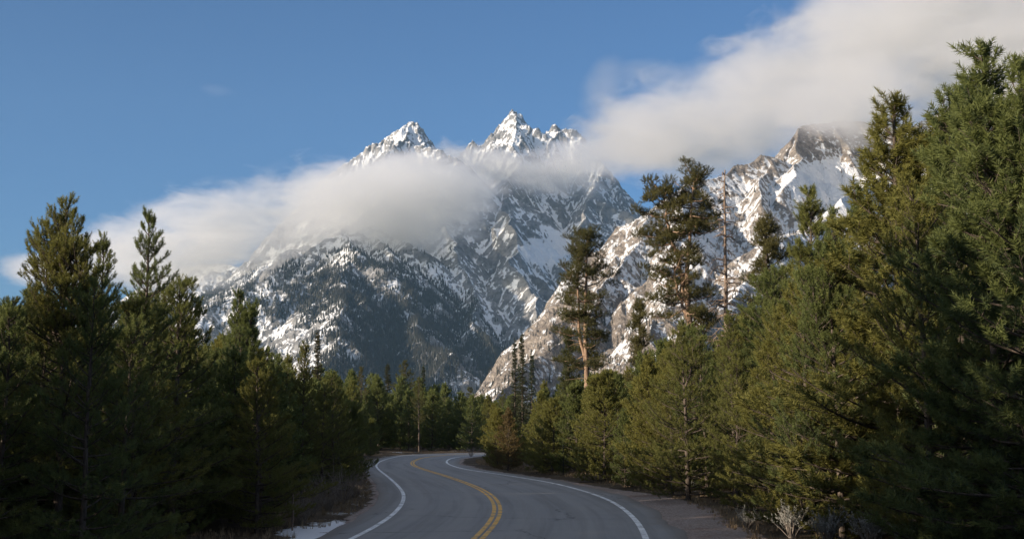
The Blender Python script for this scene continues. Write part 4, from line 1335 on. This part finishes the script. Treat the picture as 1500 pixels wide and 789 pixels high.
pr = verge_pts(1, 3000, 30, 122, 1.5, 3.6)
pr = pr[(fbm(pr[:, 0] / 1.2, pr[:, 1] / 1.2, 2, 8) > 0.0) | (pr[:, 1] > 70)]
grass_stuff('dry_grass', 'dry pale grass under the pines along the gravel shoulder', pr, rs2.uniform(.08, .30, len(pr)), rs2, M_STRAW)

# bare brush on the left verge, a snow pole, a stake, fallen boughs
def brush_mesh(seed):
    r3 = np.random.RandomState(seed); tb = Tubes()
    for _ in range(60):
        a = r3.uniform(0, 6.28); l = r3.uniform(.5, 1.1)
        p0 = np.array((math.cos(a), math.sin(a), 0)) * r3.uniform(0, .12)
        p1 = p0 + np.array((math.cos(a) * .18, math.sin(a) * .18, l * .5)); p2 = p1 + np.array((math.cos(a) * .2, math.sin(a) * .2, l * .5)) + r3.randn(3) * .08
        tb.add([p0, p1, p2], [.007, .005, .002], 3)
        for _ in range(3):
            q = p1 + (p2 - p1) * r3.rand()
            tb.add([q, q + r3.randn(3) * .14 + np.array((0, 0, .1))], [.004, .002], 3)
    return tb.mesh('bare_shrub', M_TWIG)
BR = [brush_mesh(4), brush_mesh(5)]
for i, (px, py, s, lab) in enumerate([(455, 757, 1.0, 'bare brown shrub behind the widest snow patch'), (480, 748, 1.1, 'leafless twiggy shrub beside the widest snow patch'), (503, 738, 1.15, 'leafless shrub between the snow patches on the verge'),
                                      (520, 728, 0.9, 'bare shrub nearest the small far snow patch'), (440, 768, .9, 'bare shrub by the thin grey stake'), (690, 668, .9, 'bare pale shrub at the tip of the inside bend')]):
    p = G(px, py); o = link(bpy.data.objects.new('bare_shrub', BR[i % 2])); o.location = (p[0], p[1], float(ground_z([p[0]], [p[1]])[0])); o.scale = (s, s, s); o.rotation_euler = (0, 0, i * 1.1)
    tag(o, lab, 'shrub')
def post(name, px, py, h, r, mat, label):
    p = G(px, py); tb = Tubes(); tb.add([(0, 0, -.2), (0.01, 0, h * .5), (0, 0, h - .02), (0, 0, h)], [r, r, r * .95, r * .4], 8)
    o = link(bpy.data.objects.new(name, tb.mesh(name, mat))); o.location = (p[0], p[1], float(ground_z([p[0]], [p[1]])[0])); tag(o, label, 'pole')
post('snow_pole', 825, 697, 1.75, .03, mat_simple('dark_pole', (0.02, 0.022, 0.02), (0.035, 0.035, 0.03), 4), 'thin dark pole standing on the edge of the gravel shoulder')
post('wooden_stake', 428, 776, 0.95, .025, M_DEAD, 'thin weathered grey stake on the snowy left verge')
for i, (px, py, L, a, lab) in enumerate([(1400, 812, 1.6, 0.3, 'pale curved dead bough lying under the corner pines'), (1240, 800, 1.2, 2.6, 'grey dead bough lying by the wide spiky sagebrush'), (905, 699, 1.4, 0.1, 'pale fallen bough along the verge by the thin trunk')]):
    p = G(px, py); tb = Tubes(); r3 = np.random.RandomState(60 + i)
    pts = np.array([(0, 0, .05), (.3, .05, .16), (.62, .0, .22), (1.0, .1, .18)]) * L + r3.randn(4, 3) * .03
    tb.add(pts, [.028, .022, .015, .005], 5)
    for q in range(6):
        b = pts[0] + (pts[-1] - pts[0]) * r3.uniform(.2, .9); tb.add([b, b + r3.randn(3) * .2 * L + np.array((.1, 0, .1))], [.009, .003], 3)
    o = link(bpy.data.objects.new('fallen_branch', tb.mesh('fallen_branch', M_DEAD))); o.location = (p[0], p[1], float(ground_z([p[0]], [p[1]])[0])); o.rotation_euler = (0, 0, a)
    tag(o, lab, 'branch')
print('done', round(time.time() - T0, 1))
